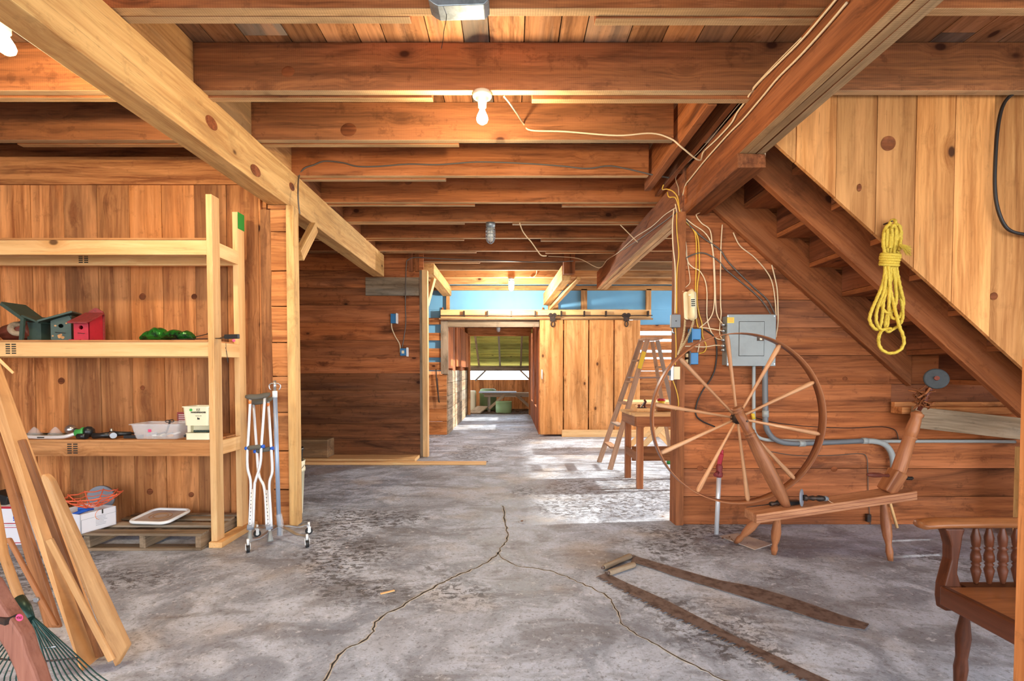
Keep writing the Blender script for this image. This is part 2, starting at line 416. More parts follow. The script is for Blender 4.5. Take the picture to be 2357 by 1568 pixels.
def text(name, s, loc, size, mat, ex, ez, parent, bold=0.):
    """flat lettering as a mesh, reading along ex with up ez"""
    cu = bpy.data.curves.new(name, 'FONT'); cu.body = s; cu.size = size; cu.extrude = .0004; cu.offset = bold; cu.align_x = 'CENTER'; cu.align_y = 'CENTER'
    t = bpy.data.objects.new(name, cu); COL.objects.link(t)
    dg = bpy.context.evaluated_depsgraph_get(); me = bpy.data.meshes.new_from_object(t.evaluated_get(dg)); bpy.data.objects.remove(t)
    ex, ez = Vector(ex).normalized(), Vector(ez).normalized(); ey = ex.cross(ez)*-1
    Rm = Matrix((ex, ez, ex.cross(ez))).transposed().to_4x4()
    me.transform(Matrix.Translation(Vector(loc)) @ Rm)
    L = Vector((0, 0, 0)); p = parent
    while p is not None: L = L + p.location; p = p.parent
    me.transform(Matrix.Translation(-L)); me.materials.clear(); me.materials.append(M[mat])
    o = bpy.data.objects.new(name, me); COL.objects.link(o); o.parent = parent
    return o
# ================================================================ THE SETTING
YW = 3.88                                   # main cross wall
def planks_v(mb, x0, x1, y, z0, z1, wd, th=.022, gap=.004, y_wob=.002, zfun=None, jit=0.02):
    """vertical boards on a plane facing -y; front face at y"""
    x = x0
    while x < x1-.01:
        w_ = min(wd+random.uniform(-jit, jit), x1-x); a, b = x+gap/2, x+w_-gap/2
        zl = (lambda q: z0) if zfun is None else zfun
        k = random.random()*30; k2 = random.random()*9; yy = y+random.uniform(-y_wob, y_wob)
        pts = [(a, zl(a)), (b, zl(b)), (b, z1), (a, z1)]
        vs = [Vector((u, yy, v)) for u, v in pts]+[Vector((u, yy+th, v)) for u, v in pts]
        gs = [(v+k, u-a+k2, 0) for u, v in pts]+[(v+k, u-a+k2, th) for u, v in pts]
        mb.add(vs, [(0, 1, 2, 3), (7, 6, 5, 4), (0, 4, 5, 1), (1, 5, 6, 2), (2, 6, 7, 3), (3, 7, 4, 0)], gs)
        x += w_
def planks_h(mb, x0, x1, y, z0, z1, wd, th=.022, gap=.004, joints=(), jit=.02, wob=.002, axis='x'):
    z = z0
    while z < z1-.01:
        h_ = min(wd+random.uniform(-jit, jit), z1-z)
        cuts = [x0]+sorted(j+random.uniform(-.02, .02) for j in joints if random.random() < .6)+[x1]
        for a, b in zip(cuts, cuts[1:]):
            yy = y+random.uniform(-wob, wob)
            if axis == 'x': mb.box2((a+.001, yy, z+gap/2), (b-.001, yy+th, z+h_-gap/2), ax=0)
            else: mb.box2((yy, a+.001, z+gap/2), (yy+th, b-.001, z+h_-gap/2), ax=1)
        z += h_
# floor
m = MB(); m.add([(-7, -3.5, 0), (7, -3.5, 0), (7, 13.9, 0), (-7, 13.9, 0), (-7, -3.5, -.15), (7, -3.5, -.15), (7, 13.9, -.15), (-7, 13.9, -.15)],
      [(0, 1, 2, 3), (7, 6, 5, 4), (0, 4, 5, 1), (1, 5, 6, 2), (2, 6, 7, 3), (3, 7, 4, 0)])
floor = struct(m.build('floor', 'floor', origin=(0, 0, 0)))
# cracks as narrow ragged ribbons of loose grit set into the concrete
def crack(pix, wd, nm='crack', mat='crackstone', up=.0012):
    if mat == 'crackstone':
        st_ = random.getstate(); crack(pix, wd*.38, 'crack', 'crackdark', .002); random.setstate(st_)
    pts = smooth([atZ(x, y, 0) for x, y in pix], 7); m = MB(); vs = []; fs = []
    for i, p in enumerate(pts):
        q = pts[min(i+1, len(pts)-1)]-pts[max(i-1, 0)]; nrm = Vector((-q.y, q.x, 0)).normalized()
        j = nrm*random.uniform(-.008, .008); ww = wd*random.uniform(.5, 1.4)
        vs += [p+nrm*ww+j, p-nrm*ww+j]
    n_ = len(pts)
    vs = [v+Vector((0, 0, up)) for v in vs]+[v+Vector((0, 0, -.004)) for v in vs]; k = 2*n_
    for i in range(n_-1):
        a = 2*i; fs += [(a, a+1, a+3, a+2), (a, a+2, k+a+2, k+a), (a+1, k+a+1, k+a+3, a+3)]
    m.add(vs, fs); return m.build(nm, mat, floor)
crack([(738, 1580), (780, 1510), (850, 1465), (870, 1428), (935, 1390), (1003, 1350), (1040, 1330), (1095, 1308), (1145, 1278), (1150, 1262), (1168, 1240), (1163, 1205), (1158, 1165)], .010)
crack([(1145, 1272), (1180, 1300), (1265, 1315), (1330, 1340), (1395, 1372), (1420, 1405), (1437, 1440), (1500, 1480), (1600, 1535), (1690, 1575)], .006)
m = MB(); m.box2((-14, -16, -.3), (14, 13.9, -.16)); m.box2((-14, 13.9, -.3), (14, 28, -.06)); struct(m.build('ground', 'strawgrass'))
# ceiling planks run away from the camera
m = MB(); x = -6.
while x < 6:
    w_ = random.choice((.14, .19, .19, .24)); y = -2.6
    while y < 9.7:
        L_ = random.uniform(2.4, 4.2); m.box2((x+.003, y+.001, 3.02), (x+w_-.003, min(y+L_, 9.7)-.001, 3.045+random.uniform(-.004, .004)), ax=1); y += L_
    x += w_
m.box2((-6, -2.6, 3.06), (6, 9.9, 3.10)); struct(m.build('ceiling', 'ceil'))
# left cross wall: vertical boards with a ledger above
m = MB(); planks_v(m, -5.2, -1.93, YW, 0, 2.63, .25, jit=.008); m.box2((-5.2, YW+.03, 0), (-1.9, YW+.06, 2.64))
wl = struct(m.build('wall_left_bay', 'wall', origin=(-3, YW, 0)))
m = MB(); m.box2((-5.2, YW-.012, 2.632), (-1.865, YW+.04, 2.84), ax=0)
struct(m.build('trim_1', 'wall'))
# end of the partition: stacked cut board ends plus pale corner post
m = MB(); z = .0
for h_ in (.28, .30, .30, .28, .26, .28, .27, .30, .24, .16):
    z1 = min(z+h_, 2.44); m.box2((-1.845, YW-.02, z+.005), (-1.722, YW+.05, z1-.004), ax=0, wob=.003); z = z1
m.box2((-1.84, YW+.052, 0), (-1.722, 3.95, 2.44), ax=2)
struct(m.build('wall_partition_end', 'wall'))
m = MB(); m.box2((-1.93, YW-.008, 0), (-1.85, YW+.04, 2.44), ax=2); struct(m.build('trim_2', 'wall'))
m = MB(); m.box2((-5.4, -2.6, 0), (-5.25, 9.6, 3.02), ax=1); struct(m.build('wall_left', 'board'))
# far left wall at Y=7
YF = 6.98
m = MB(); planks_h(m, -5.2, -1.22, YF, 0, 2.90, .235, joints=(), jit=.012)
m.box2((-5.2, YF+.03, 0), (-1.3, YF+.08, 2.95)); wf = struct(m.build('wall_far_left', ['board', 'smoky']))
for p_ in wf.data.polygons:                                    # the lower boards are older, blackened stock
    if p_.center.z < 1.22: p_.material_index = 1
m = MB(); m.box2((-1.235, YF-.03, 0), (-1.165, YF+.10, 2.60), ax=2, wob=.004); struct(m.build('trim_3', 'lumber'))
m = MB(); m.box2((-1.275, YF-.012, 0), (-1.24, YF+.05, 2.6), ax=2); struct(m.build('trim_4', 'oldgrey'))
# right cross wall: horizontal boards
m = MB(); planks_h(m, 1.335, 4.4, YW, 0, 2.95, .222, joints=(2.95,) , jit=.014)
m.box2((1.34, YW+.03, 0), (4.4, YW+.08, 2.95)); wr = struct(m.build('wall_right', 'board'))
m = MB(); m.box2((1.275, YW-.03, 0), (1.335, YW+.11, 2.42), ax=2, wob=.003); struct(m.build('trim_5', 'beamdark'))
# right bay upper panel, honey boards, lower edge follows the stairs
YP = 2.90
pan = lambda x: max(1.20+(2.99-x)*.885, .0)
m = MB(); planks_v(m, 1.40, 3.55, YP, 0, 2.98, .228, jit=.006, zfun=pan); struct(m.build('wall_stair_side', 'panel'))
# right outer wall with slits and a wide opening to daylight
m = MB()
ys_ = [(3.42, .80, 1.05), (3.70, .74, .97)]; y0 = .9
for yc, z0, z1 in ys_:
    m.box2((4.4, y0, 0), (4.5, yc-.012, 3.02), ax=2); m.box2((4.4, yc-.012, 0), (4.5, yc+.012, z0), ax=2); m.box2((4.4, yc-.012, z1), (4.5, yc+.012, 3.02), ax=2); y0 = yc+.012
m.box2((4.4, y0, 0), (4.5, 3.95, 3.02), ax=2)
m.box2((4.4, 3.95, 2.72), (4.5, 9.6, 3.02), ax=1); m.box2((4.4, 3.95, 0), (4.5, 4.2, 2.72), ax=2); m.box2((4.4, 9.2, 0), (4.5, 9.6, 2.72), ax=2)
struct(m.build('wall_right_outer', 'board'))
m = MB(); m.box2((4.4, -2.6, 2.5), (4.5, .9, 3.02)); m.box2((-5.3, -2.65, 2.75), (4.5, -2.55, 3.02)); struct(m.build('wall_header', 'board'))
# far cross wall at Y=9.4
YD = 9.42
def wallx(px): return (px-1177)/1150*YD
m = MB(); # foam above
m.box2((-5.2, YD+.05, 2.36), (4.4, YD+.08, 3.02)); m.box2((-1.9, YD+.05, 1.2), (-1.30, YD+.08, 2.358)); m.box2((2.3, YD+.05, 2.0), (4.4, YD+.08, 2.358))
struct(m.build('wall_far_insulation', 'foam'))
m = MB()
for a, b in ((-1.22, -1.16), (.69, .88), (1.31, 1.42), (2.53, 2.62), (3.3, 3.4)): m.box2((a, YD-.02, 2.35), (b, YD+.05, 2.74), ax=2)
m.box2((-5.2, YD-.02, 2.72), (4.4, YD+.05, 2.8), ax=0)
struct(m.build('wall_far_studs', 'joistpale'))
m = MB(); z = 0
for i, (z0, z1) in enumerate(((0, .25), (.25, .50), (.50, .73), (.73, .93), (.93, 1.14))): m.box2((-5.2, YD-.02, z0+.003), (-1.22, YD+.03, z1-.003), ax=0)
for z0, z1 in ((1.22, 1.37), (1.46, 1.63), (1.78, 1.92), (2.08, 2.20)): m.box2((-5.2, YD-.02, z0), (-1.3, YD+.03, z1), ax=0)
struct(m.build('wall_far_door_left', 'wall'))
# right of the sliding door: slatted wall with daylight between the slats
m = MB()
for z0, z1 in ((0, .22), (.22, .48), (.48, .74), (.74, .98), (.98, 1.2), (1.21, 1.43), (1.46, 1.56), (1.60, 1.76), (1.80, 1.88), (1.95, 2.08)):
    m.box2((2.2, YD-.01, z0+.003), (4.4, YD+.03, z1-.003), ax=0, wob=.006)
m.box2((.56, YD-.01, 0), (2.2, YD+.03, 2.36), ax=2)
struct(m.build('wall_far_slats', 'wall'))
m = MB(); m.box2((-1.42, YD-.04, 1.14), (-1.17, YD+.04, 2.13), ax=2) if False else m.box2((-1.32, YD-.05, 1.15), (-1.19, YD+.03, 2.15), ax=2)
m.box2((-1.19, YD-.04, 2.03), (.52, YD+.05, 2.16), ax=0)
struct(m.build('trim_6', 'oldgrey'))
# passage walls behind the doorway
m = MB()
y = YD+.05
for i, (hh, mat) in enumerate(((1.16, 0), (2.1, 0), (1.16, 0), (2.1, 0), (1.5, 0), (2.1, 0))): pass
ys = [YD+.05, 10.3, 10.75, 11.6, 12.1, 13.0, 13.8]
for a, b in zip(ys, ys[1:]):
    z = 0; rec = random.uniform(0, .03)
    while z < 1.15: m.box2((-1.22-.05-rec, a, z+.003), (-1.19-rec, b, z+.24), ax=1); z += .245
struct(m.build('wall_passage_low', 'oldgrey'))
m = MB()
for a, b in zip(ys, ys[1:]): m.box2((-1.32, a+.01, 1.17+random.uniform(0, .2)), (-1.17-random.uniform(0, .04), b-.01, 2.2), ax=2)
m.box2((-1.30, YD, 0), (-1.28, 13.8, 2.4))
y = YD+.05
while y < 13.8:
    op = 10.2 < y < 11.2 or 12.0 < y < 13.1  # unseen openings added so sun and sky brighten the passage
    m.box2((.52, y+.005, 0), (.55+random.uniform(0, .02), y+.3, .45 if op else 2.2), ax=2); y += .31
m.box2((.58, YD, 0), (.60, 10.1, 2.4)); m.box2((.58, 11.3, 0), (.60, 11.9, 2.4)); m.box2((.58, 13.2, 0), (.60, 13.8, 2.4)); m.box2((-1.3, YD+.1, 2.38), (.6, 13.8, 2.42)); struct(m.build('wall_passage', 'board'))
m = MB(); m.box2((-1.19, 13.7, 0), (-1.13, 13.8, 2.2), ax=2); m.box2((.48, 13.7, 0), (.53, 13.8, 2.2), ax=2); m.box2((-1.2, 13.7, 2.17), (.55, 13.8, 2.42), ax=0, mi=0)
m.box2((-1.2, 13.66, 2.16), (.55, 13.7, 2.19), ax=0); struct(m.build('trim_7', 'wall'))
# shed beyond
m = MB(); planks_v(m, -3.2, 2.6, 16.0, -.05, .93, .3); m.box2((-3.2, 16.03, -.05), (2.6, 16.05, .93), ax=0); m.box2((2.5, 13.85, -.05), (2.6, 16.1, 2.4), ax=2); m.box2((.6, 13.78, 0), (2.6, 13.86, 2.4), ax=2); m.box2((-3.2, 13.78, 0), (-1.2, 13.86, 2.4), ax=2); struct(m.build('wall_shed_back', 'wall'))  # the out-of-view right side wall is added to keep the sun out
m = MB(); m.box2((-3.2, 15.9, 1.21), (2.6, 16.05, 1.37), ax=0); struct(m.build('trim_8', 'oldgrey'))
m = MB(); m.box2((-3.2, 13.85, -.06), (2.6, 16.2, -.01)); struct(m.build('floor_shed', 'shedsoil'))
m = MB(); 
A_, B_ = Vector((0, 13.9, 2.42)), Vector((0, 16.3, 1.28)); dn = (B_-A_).normalized(); nb = 13
for i in range(nb):
    p = A_.lerp(B_, (i+.5)/nb); Rm = Matrix.Rotation(atan2(dn.z, dn.y), 3, 'X')
    m.box((-.3, p.y, p.z+.05), (5.8, (B_-A_).length/nb-.006, .02), Rm, ax=0)
struct(m.build('ceiling_shed', 'green'))
for i, xx in enumerate((-2.0, -1.03, -.36, .30, .97, 1.6)):
    m = MB(); m.bar((xx, 13.95, 2.36), (xx, 16.2, 1.27), .05, .09); tag(m.build('rafter', 'oldgrey'), 'sloping grey rafter under the green-lit shed roof beyond the doorway', 'rafter', 'rafters of the far shed roof')
for s_, xa in ((1, -1.15), (-1, .62)):
    m = MB(); m.bar((xa, 15.93, .90), (xa+.33*s_, 15.93, 1.22), .05, .07, (0, 1, 0)); tag(m.build('corner_brace', 'oldgrey'), 'diagonal brace in the %s corner of the bright strip beyond the doorway' % ('left' if s_ > 0 else 'right'), 'brace')

# ================================================================ FRAME TIMBERS
HJ = 2.76
def pale_bottom(o):  # downward faces take the sawn wood with floor bounce in its colour
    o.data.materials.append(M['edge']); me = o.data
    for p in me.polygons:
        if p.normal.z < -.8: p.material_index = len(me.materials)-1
def joist_y(k): return 2.196+.6154*k
ordn = ['topmost', 'second', 'third', 'fourth', 'fifth', 'sixth', 'seventh', 'eighth', 'ninth', 'tenth', 'eleventh', 'twelfth', 'thirteenth']
for k in range(-3, 13):
    y = joist_y(k); far = k >= 8
    if k < 0: lab = 'rough ceiling joist overhead, nearer than the top edge of the photo'
    else: lab = 'rough-sawn brown ceiling joist, %s counted down from the top of the photo' % ordn[k]
    if k == 0: lab = 'topmost ceiling joist, with a pale blue box hanging from it at the top edge'
    if k == 1: lab = 'wide dark stained ceiling joist with the lit bulb hanging under it'
    if k == 2: lab = 'brown ceiling joist with a big round knot, behind the lit central bulb'
    if k == 3: lab = 'ceiling joist with a grey cable stapled along its face'
    if k == 6: lab = 'ceiling joist from which the unlit caged lamp hangs'
    t = thing('ceiling_joist', lab, 'joist', (0, y, HJ), 'ceiling joists' if k != -3 else 'ceiling joists')
    wob = random.uniform(-.006, .006); xr = 4.38
    if k in (2, 3): xr = 1.10
    xl = -5.2
    m = MB(); m.box2((xl, y, HJ+wob), (xr, y+.05, 3.018), ax=0)
    pale_bottom(m.build('board', 'joistpale' if k in (9, 10, 11, 12) else 'joist', t, bevel=.004))
    if k < 9:
        x0 = (-.46, -.40, -.45)[k % 3]+random.uniform(-.1, .1); x1 = (.07+random.uniform(-.1, .5)); dz = random.uniform(-.012, .006)
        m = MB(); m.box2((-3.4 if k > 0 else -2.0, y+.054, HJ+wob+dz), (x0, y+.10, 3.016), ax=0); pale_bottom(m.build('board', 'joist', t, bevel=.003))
        if k in (0, 1, 4, 5, 6, 7):
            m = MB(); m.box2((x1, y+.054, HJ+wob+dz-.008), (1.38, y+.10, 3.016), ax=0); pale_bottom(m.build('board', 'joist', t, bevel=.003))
# right-bay part of joists 2,3 begins past the stair opening: rims
m = MB(); m.box2((1.13, joist_y(1)+.11, 2.73), (1.185, joist_y(3)+.25, 3.018), ax=1); tag(m.build('stair_trimmer', 'joist', bevel=.004), 'trimmer joist running towards the far end beside the stair opening, left of the right beam', 'trimmer')
m = MB(); m.box2((1.29, joist_y(1)+.11, 2.77), (1.33, joist_y(3)+.5, 3.018), ax=1); tag(m.build('stair_trimmer', 'joist', bevel=.004), 'second trimmer directly on top of the right beam beside the stair opening', 'trimmer')
# blocking above the left beam
for k in range(0, 7):
    m = MB(); a, b = joist_y(k)+.105, joist_y(k+1)-.004
    m.box2((-1.80, a, HJ+.002), (-1.755, b, 3.016), ax=1); tag(m.build('blocking_board', 'joistpale' if k < 3 else 'joist', bevel=.003), 'blocking board on the left beam behind the %s joist from the top' % ordn[k], 'blocking', 'blocking boards on the left beam')
# great beams
def beam(name, x0, x1, y0, y1, z0, z1, lab, mat, plies=1, twist=0):
    m = MB(); w_ = (x1-x0)/plies; n_ = 14
    for p in range(plies):
        a, b = x0+p*w_+.0012, x0+(p+1)*w_-.0012; vs = []; gs = []; k1 = random.random()*20; k2 = random.random()*5; rn = random.uniform(.35, .65)
        for i in range(n_+1):
            y = y0+(y1-y0)*i/n_; dz = random.uniform(-.004, .004); dx = random.uniform(-.003, .003)
            zz0 = z0+(0 if plies == 1 else random.choice((0, 0, .004)))
            for xx, zz in ((a, zz0), (b, zz0), (b, z1), (a, z1)): vs.append((xx+dx, y, zz+(dz if zz < z1 else 0))); gs.append((y+k1, (zz-z0)+k2, (xx-a)))
        fs = [(0, 1, 2, 3)[::-1], tuple(4*n_+j for j in range(4))]
        for i in range(n_):
            for j in range(4): fs.append((4*i+j, 4*i+(j+1) % 4, 4*i+4+(j+1) % 4, 4*i+4+j))
        m.add(vs, fs, gs, rn)
    o = m.build(name, mat, bevel=.004)
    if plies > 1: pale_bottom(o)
    return tag(o, lab, 'beam')
b1 = beam('timber_beam', -1.86, -1.71, -2.5, 6.75, 2.47, 2.758, 'long pale timber beam with round knots crossing the ceiling at the left', 'beam', 1)
b2 = beam('timber_beam', 1.345, 1.50, -2.5, 7.9, 2.485, 2.758, 'long brown built-up beam carrying the cables at the right', 'beamdark', 3)
m = MB(); m.box2((1.33, 2.98, 2.40), (1.50, 3.90, 2.482), ax=1, wob=.004); tag(m.build('corbel_block', 'beamdark', bevel=.006), 'short timber corbel under the right beam above the corner post', 'corbel')
m = MB(); m.box2((-1.86, YW-.03, 2.443), (-1.70, YW+.10, 2.467), ax=0); tag(m.build('packing_plate', 'wall'), 'thin packing board between the left beam and the partition end', 'board')
# corner post of partition (pale)
m = MB(); m.box2((-1.72, YW-.04, 0), (-1.66, YW+.06, 2.465), ax=2, wob=.003); tag(m.build('corner_post', 'beam', bevel=.006), 'pale upright post at the right edge of the left partition', 'post')
m = MB(); m.bar((-1.69, YW+.13, 2.12), (-1.70, YW+.46, 2.44), .05, .09); tag(m.build('knee_brace', 'beam', bevel=.003), 'small knee brace between the pale partition post and the left beam', 'brace')
# far timbers near the doorway
m = MB(); m.box2((-1.275, 7.25, 2.60), (-1.12, YD-.05, 2.76), ax=1, wob=.004)
tag(m.build('timber_beam', 'beam', bevel=.005), 'short pale beam above the left side of the far doorway', 'beam')
m = MB(); m.bar((-1.20, YF+.14, 2.15), (-1.17, YF+.75, 2.72), .05, .09); tag(m.build('knee_brace', 'lumber', bevel=.003), 'pale diagonal brace at the edge of the dark board wall before the doorway', 'brace')
m = MB(); m.bar((.80, 7.3, 2.63), (.66, YD-.06, 2.54), .13, .22); tag(m.build('timber_beam', 'beam', bevel=.005), 'weathered slanting beam above the right side of the far doorway', 'beam')
m = MB(); m.bar((.97, 7.25, 2.54), (.73, YD-.1, 2.36), .06, .05); tag(m.build('timber_brace', 'beam', bevel=.003), 'thin pale strut under the slanting beam above the sliding door', 'brace')
m = MB(); m.box2((.74, 7.1, 2.58), (.90, 7.22, 2.95), ax=2); tag(m.build('hanger_block', 'joist', bevel=.003), 'dark upright block hanging below the joists right of the doorway', 'block')
for a, b, mt in ((-1.42, -1.36, 'board'), (-1.33, -1.28, 'joist')):
    m = MB(); m.box2((a, YF-.045, 2.58), (b, YF-.003, 2.84), ax=2); tag(m.build('wall_cleat', mt), 'short dark cleat on the dark board wall under the joists', 'cleat', 'cleats on the dark board wall')
m = MB(); m.box2((-2.02, YF-.025, 2.25), (-1.28, YF-.002, 2.50), ax=0); tag(m.build('patch_board', 'oldgrey'), 'dark grey patch board at the top of the dark board wall', 'board')

# ================================================================ STAIRS
st = thing('staircase', 'brown wooden staircase seen from below, descending to the right edge', 'staircase', (2.3, 3.4, 1.0))
def stringer(y, th, x0, x1, nm, c=2.93):
    m = MB(); lo = lambda x: 1.20+.885*(c-x); hh = .36
    m.prism([(x0, lo(x0)), (x1, lo(x1)), (x1, lo(x1)+hh), (x0, lo(x0)+hh)], (0, y+th, 0), (1, 0, 0), (0, 0, 1), th)
    d = Vector((1, 0, -.885)).normalized(); nn = Vector((.885, 0, 1)).normalized()
    m.g = [((Vector(v)-Vector((0, 0, 0))).dot(d), (Vector(v)).dot(nn), v[1]) for v in m.v]
    return m.build(nm, 'stair', st, bevel=.003)
stringer(3.17, .05, 1.51, 3.27, 'stringer'); stringer(YW-.06, .05, 1.51, 3.06, 'stringer')
for i in range(-1, 7):
    X = 1.76+.25*i; Z = 2.43-.2213*i
    m = MB(); m.box2((X, YP+.03, Z), (X+.275, YW-.065, Z+.035), ax=1); m.build('tread', 'stair', st, bevel=.003)
    m = MB(); m.box2((X, YP+.03, Z+.037), (X+.02, YW-.065, Z+.22), ax=1); m.build('riser', 'riser', st)
m = MB(); m.box2((2.93, 3.74, .88), (4.38, YW-.03, .93), ax=0); m.box2((2.93, YW-.065, .93), (4.38, YW-.03, .965), ax=0)
tag(m.build('landing_ledger', 'wall'), 'reddish ledger board on the back wall at the foot of the stairs', 'ledger')
m = MB(); p0, p1 = atY(2100, 960, 3.68), atY(2352, 990, 3.55); m.bar(p0, (3.9, 3.55, p1.z-.02), .05, .155, (0, 0, 1)); tag(m.build('ledger_board', 'oldgrey', bevel=.003), 'weathered grey board under the foot of the stairs, right of the spinning wheel', 'board')
m = MB(); m.box2((3.62, 3.45, 0), (3.75, 3.58, .66), ax=2); tag(m.build('support_post', 'beam', bevel=.004), 'pale post under the grey board at the right edge behind the chair', 'post')
m = MB(); m.box2((3.28, 3.10, .95), (3.42, 3.24, 1.08), ax=0); tag(m.build('foot_block', 'stair'), 'block at the lower end of the stairs at the right edge', 'block')
# off-frame stud that the long boards lean on
m = MB(); m.box2((-2.62, 1.75, 0), (-2.52, 2.3, 2.9), ax=2); tag(m.build('support_post', 'beam'), 'upright timber outside the left edge that the boards lean on', 'post')
# newel at the right picture edge
m = MB(); m.box2((1.204, 1.12, .0), (1.26, 1.18, 1.23), ax=2); tag(m.build('newel_post', 'wall', bevel=.003), 'narrow brown post cut by the right edge before the chair', 'post')

# large knots of individual timbers, slightly proud of the sawn face
def knot(px, py, face, val, r, parent, asp=1.):
    c_ = atY(px, py, val) if face == 'y' else atX(px, py, val); m = MB(); n_ = 28
    e1, e2 = (Vector((1, 0, 0)), Vector((0, 0, 1))) if face == 'y' else (Vector((0, 1, 0)), Vector((0, 0, 1)))
    nrm = Vector((0, -1, 0)) if face == 'y' else (Vector((1, 0, 0)) if val < 0 else Vector((-1, 0, 0)))
    vs = []; fs = []
    for j, (f_, h_) in enumerate(((1, 0.0), (.92, .0016), (.6, .0022), (.25, .0026), (.02, .0026))):
        for i in range(n_): a_ = 2*pi*i/n_; k_ = 1+.03*sin(2*a_+j); vs.append(c_+(e1*cos(a_)*asp+e2*sin(a_))*r*f_*k_+nrm*h_)
    for j in range(4):
        for i in range(n_): i2 = (i+1) % n_; fs.append((j*n_+i, j*n_+i2, (j+1)*n_+i2, (j+1)*n_+i))
    fs.append(tuple(4*n_+i for i in range(n_))); m.add(vs, fs, [(v.x, v.y, v.z) for v in vs], .5, True); return m.build('knot', 'knotwood', parent)
pnl = bpy.data.objects['wall_stair_side']; knot(2045, 330, 'y', YP-.003, .042, pnl); knot(1978, 432, 'y', YP-.003, .022, pnl, .6); knot(2288, 682, 'y', YP-.003, .022, pnl)
js = [o for o in bpy.data.objects if o.name.startswith('ceiling_joist')]
for px, py, k, r_ in ((802, 299, 2, .045), (663, 165, 1, .03), (800, 488, 5, .04), (940, 418, 4, .03)):
    pj = min(js, key=lambda o: abs(o.location.y-joist_y(k))); knot(px, py, 'y', joist_y(k)-.0005, r_, pj, 1.2)
knot(487, 283, 'x', -1.7105, .036, b1, 1.6); knot(589, 393, 'x', -1.7105, .036, b1, 1.8); knot(672, 430, 'x', -1.7105, .03, b1, 1.6)
for px, py, r_ in ((328, 683, .026), (447, 683, .022), (345, 1132, .024), (440, 1139, .02), (141, 877, .026), (328, 893, .018), (60, 600, .018)): knot(px, py, 'y', YW-.003, r_, wl)
for px, py, r_ in ((1612, 1078, .022), (1920, 1080, .022), (1945, 872, .016)): knot(px, py, 'y', YW-.003, r_, wr, 1.2)
# ================================================================ SHELVING RACK AND ITS LOAD
rk = thing('shelving_rack', 'tall open shelving rack of new pale lumber against the left board wall', 'shelving', (-2.5, 3.6, 0))
for nm_, y0, y1, x0 in (('upright', 3.375, 3.464, -2.046), ('upright', 3.70, 3.789, -2.05), ('upright', 3.375, 3.464, -4.6), ('upright', 3.70, 3.789, -4.6)):
    m = MB(); m.box2((x0, y0, 0.04), (x0+.04, y1, 2.385 if y0 < 3.5 else 2.37), ax=2); m.build(nm_, 'lumber', rk, bevel=.002)
m = MB(); m.box2((-2.055, 3.36, 0), (-1.965, 3.84, .038), ax=1); m.build('sole_plate', 'lumber', rk, bevel=.002)
for zt in (2.082, 1.398, .720):
    for y0 in (3.385, 3.72):
        m = MB(); m.box2((-4.56, y0, zt-.098), (-2.048, y0+.038, zt), ax=0); m.build('shelf_rail', 'lumber' if zt > 1 else 'shelf', rk, bevel=.002)
    m = MB(); m.box2((-2.044, 3.466, zt-.098), (-2.008, 3.698, zt), ax=1); m.build('shelf_crosspiece', 'lumber', rk, bevel=.002)
    m = MB(); m.box2((-4.56, 3.38, zt+.001), (-2.05, 3.575, zt+.013), ax=0); m.box2((-4.56, 3.578, zt+.001), (-2.05, 3.76, zt+.013), ax=0); m.build('shelf_board', 'shelf', rk)
m = MB(); m.box2((-2.0095, 3.70, 2.25), (-2.0075, 3.789, 2.37)); m.build('green_mark', 'greenst', rk)
for z, x in ((1.398, -3.42), (.72, -3.02), (2.082, -3.2)):                       # printed grade stamps on the rails
    for i in range(5):
        m = MB(); yy = 3.384 if z < 2 else 3.7192
        for j in range(2): m.box2((x+.04*j, yy, z-.02-.015*i), (x+.03+.04*j, yy+.001, z-.012-.015*i))
        m.build('grade_stamp', 'ink', rk)
S2, S3 = 1.398+.0135, .720+.0135
def sx(px, Y): return (px-CX)/F*Y
# --- birdhouses
t = thing('birdhouse', 'dark green birdhouse with a slanted flat roof and flaking paint, beside the red one', 'birdhouse', (sx(152, 3.5), 3.5, S2))
T = Matrix.Translation((sx(152, 3.5), 3.5, S2)) @ Matrix.Rotation(.42, 4, 'Z')
m = MB(T); prof = [(-.055, 0), (.055, 0), (.055, .178), (-.055, .135)]
# front wall with a round hole
def holed_front(m, w_, zl, zr, y, hz, r, th):
    """front panel (facing -y) with a round entrance hole"""
    n_ = 24; inner = [(r*cos(2*pi*i/n_), hz+r*sin(2*pi*i/n_)) for i in range(n_)]; outer = []
    for i in range(n_):
        a = 2*pi*i/n_; d = Vector((cos(a), sin(a))); best = 9
        for (px_, pz_, nx, nz) in ((w_/2, 0, 1, 0), (-w_/2, 0, -1, 0), (0, 0, 0, -1)):
            den = d.x*nx+d.y*nz
            if den > 1e-6: best = min(best, ((px_-0)*nx+(pz_-hz)*nz)/den)
        s_ = (zr-zl)/w_; den = d.y-s_*d.x
        if den > 1e-6: best = min(best, ((zl+zr)/2-hz)/den)
        outer.append((d.x*best, hz+d.y*best))
    vs = [(u, y, v) for u, v in inner]+[(u, y, v) for u, v in outer]+[(u, y+th, v) for u, v in inner]+[(u, y+th, v) for u, v in outer]; fs = []
    for i in range(n_):
        j = (i+1) % n_; fs += [(i, j, n_+j, n_+i), (2*n_+i, 3*n_+i, 3*n_+j, 2*n_+j), (i, 2*n_+i, 2*n_+j, j)]
    m.add(vs, fs)
holed_front(m, .11, .135, .178, -.065, .10, .014, .012); m.build('front_wall', 'dkgreen', t)
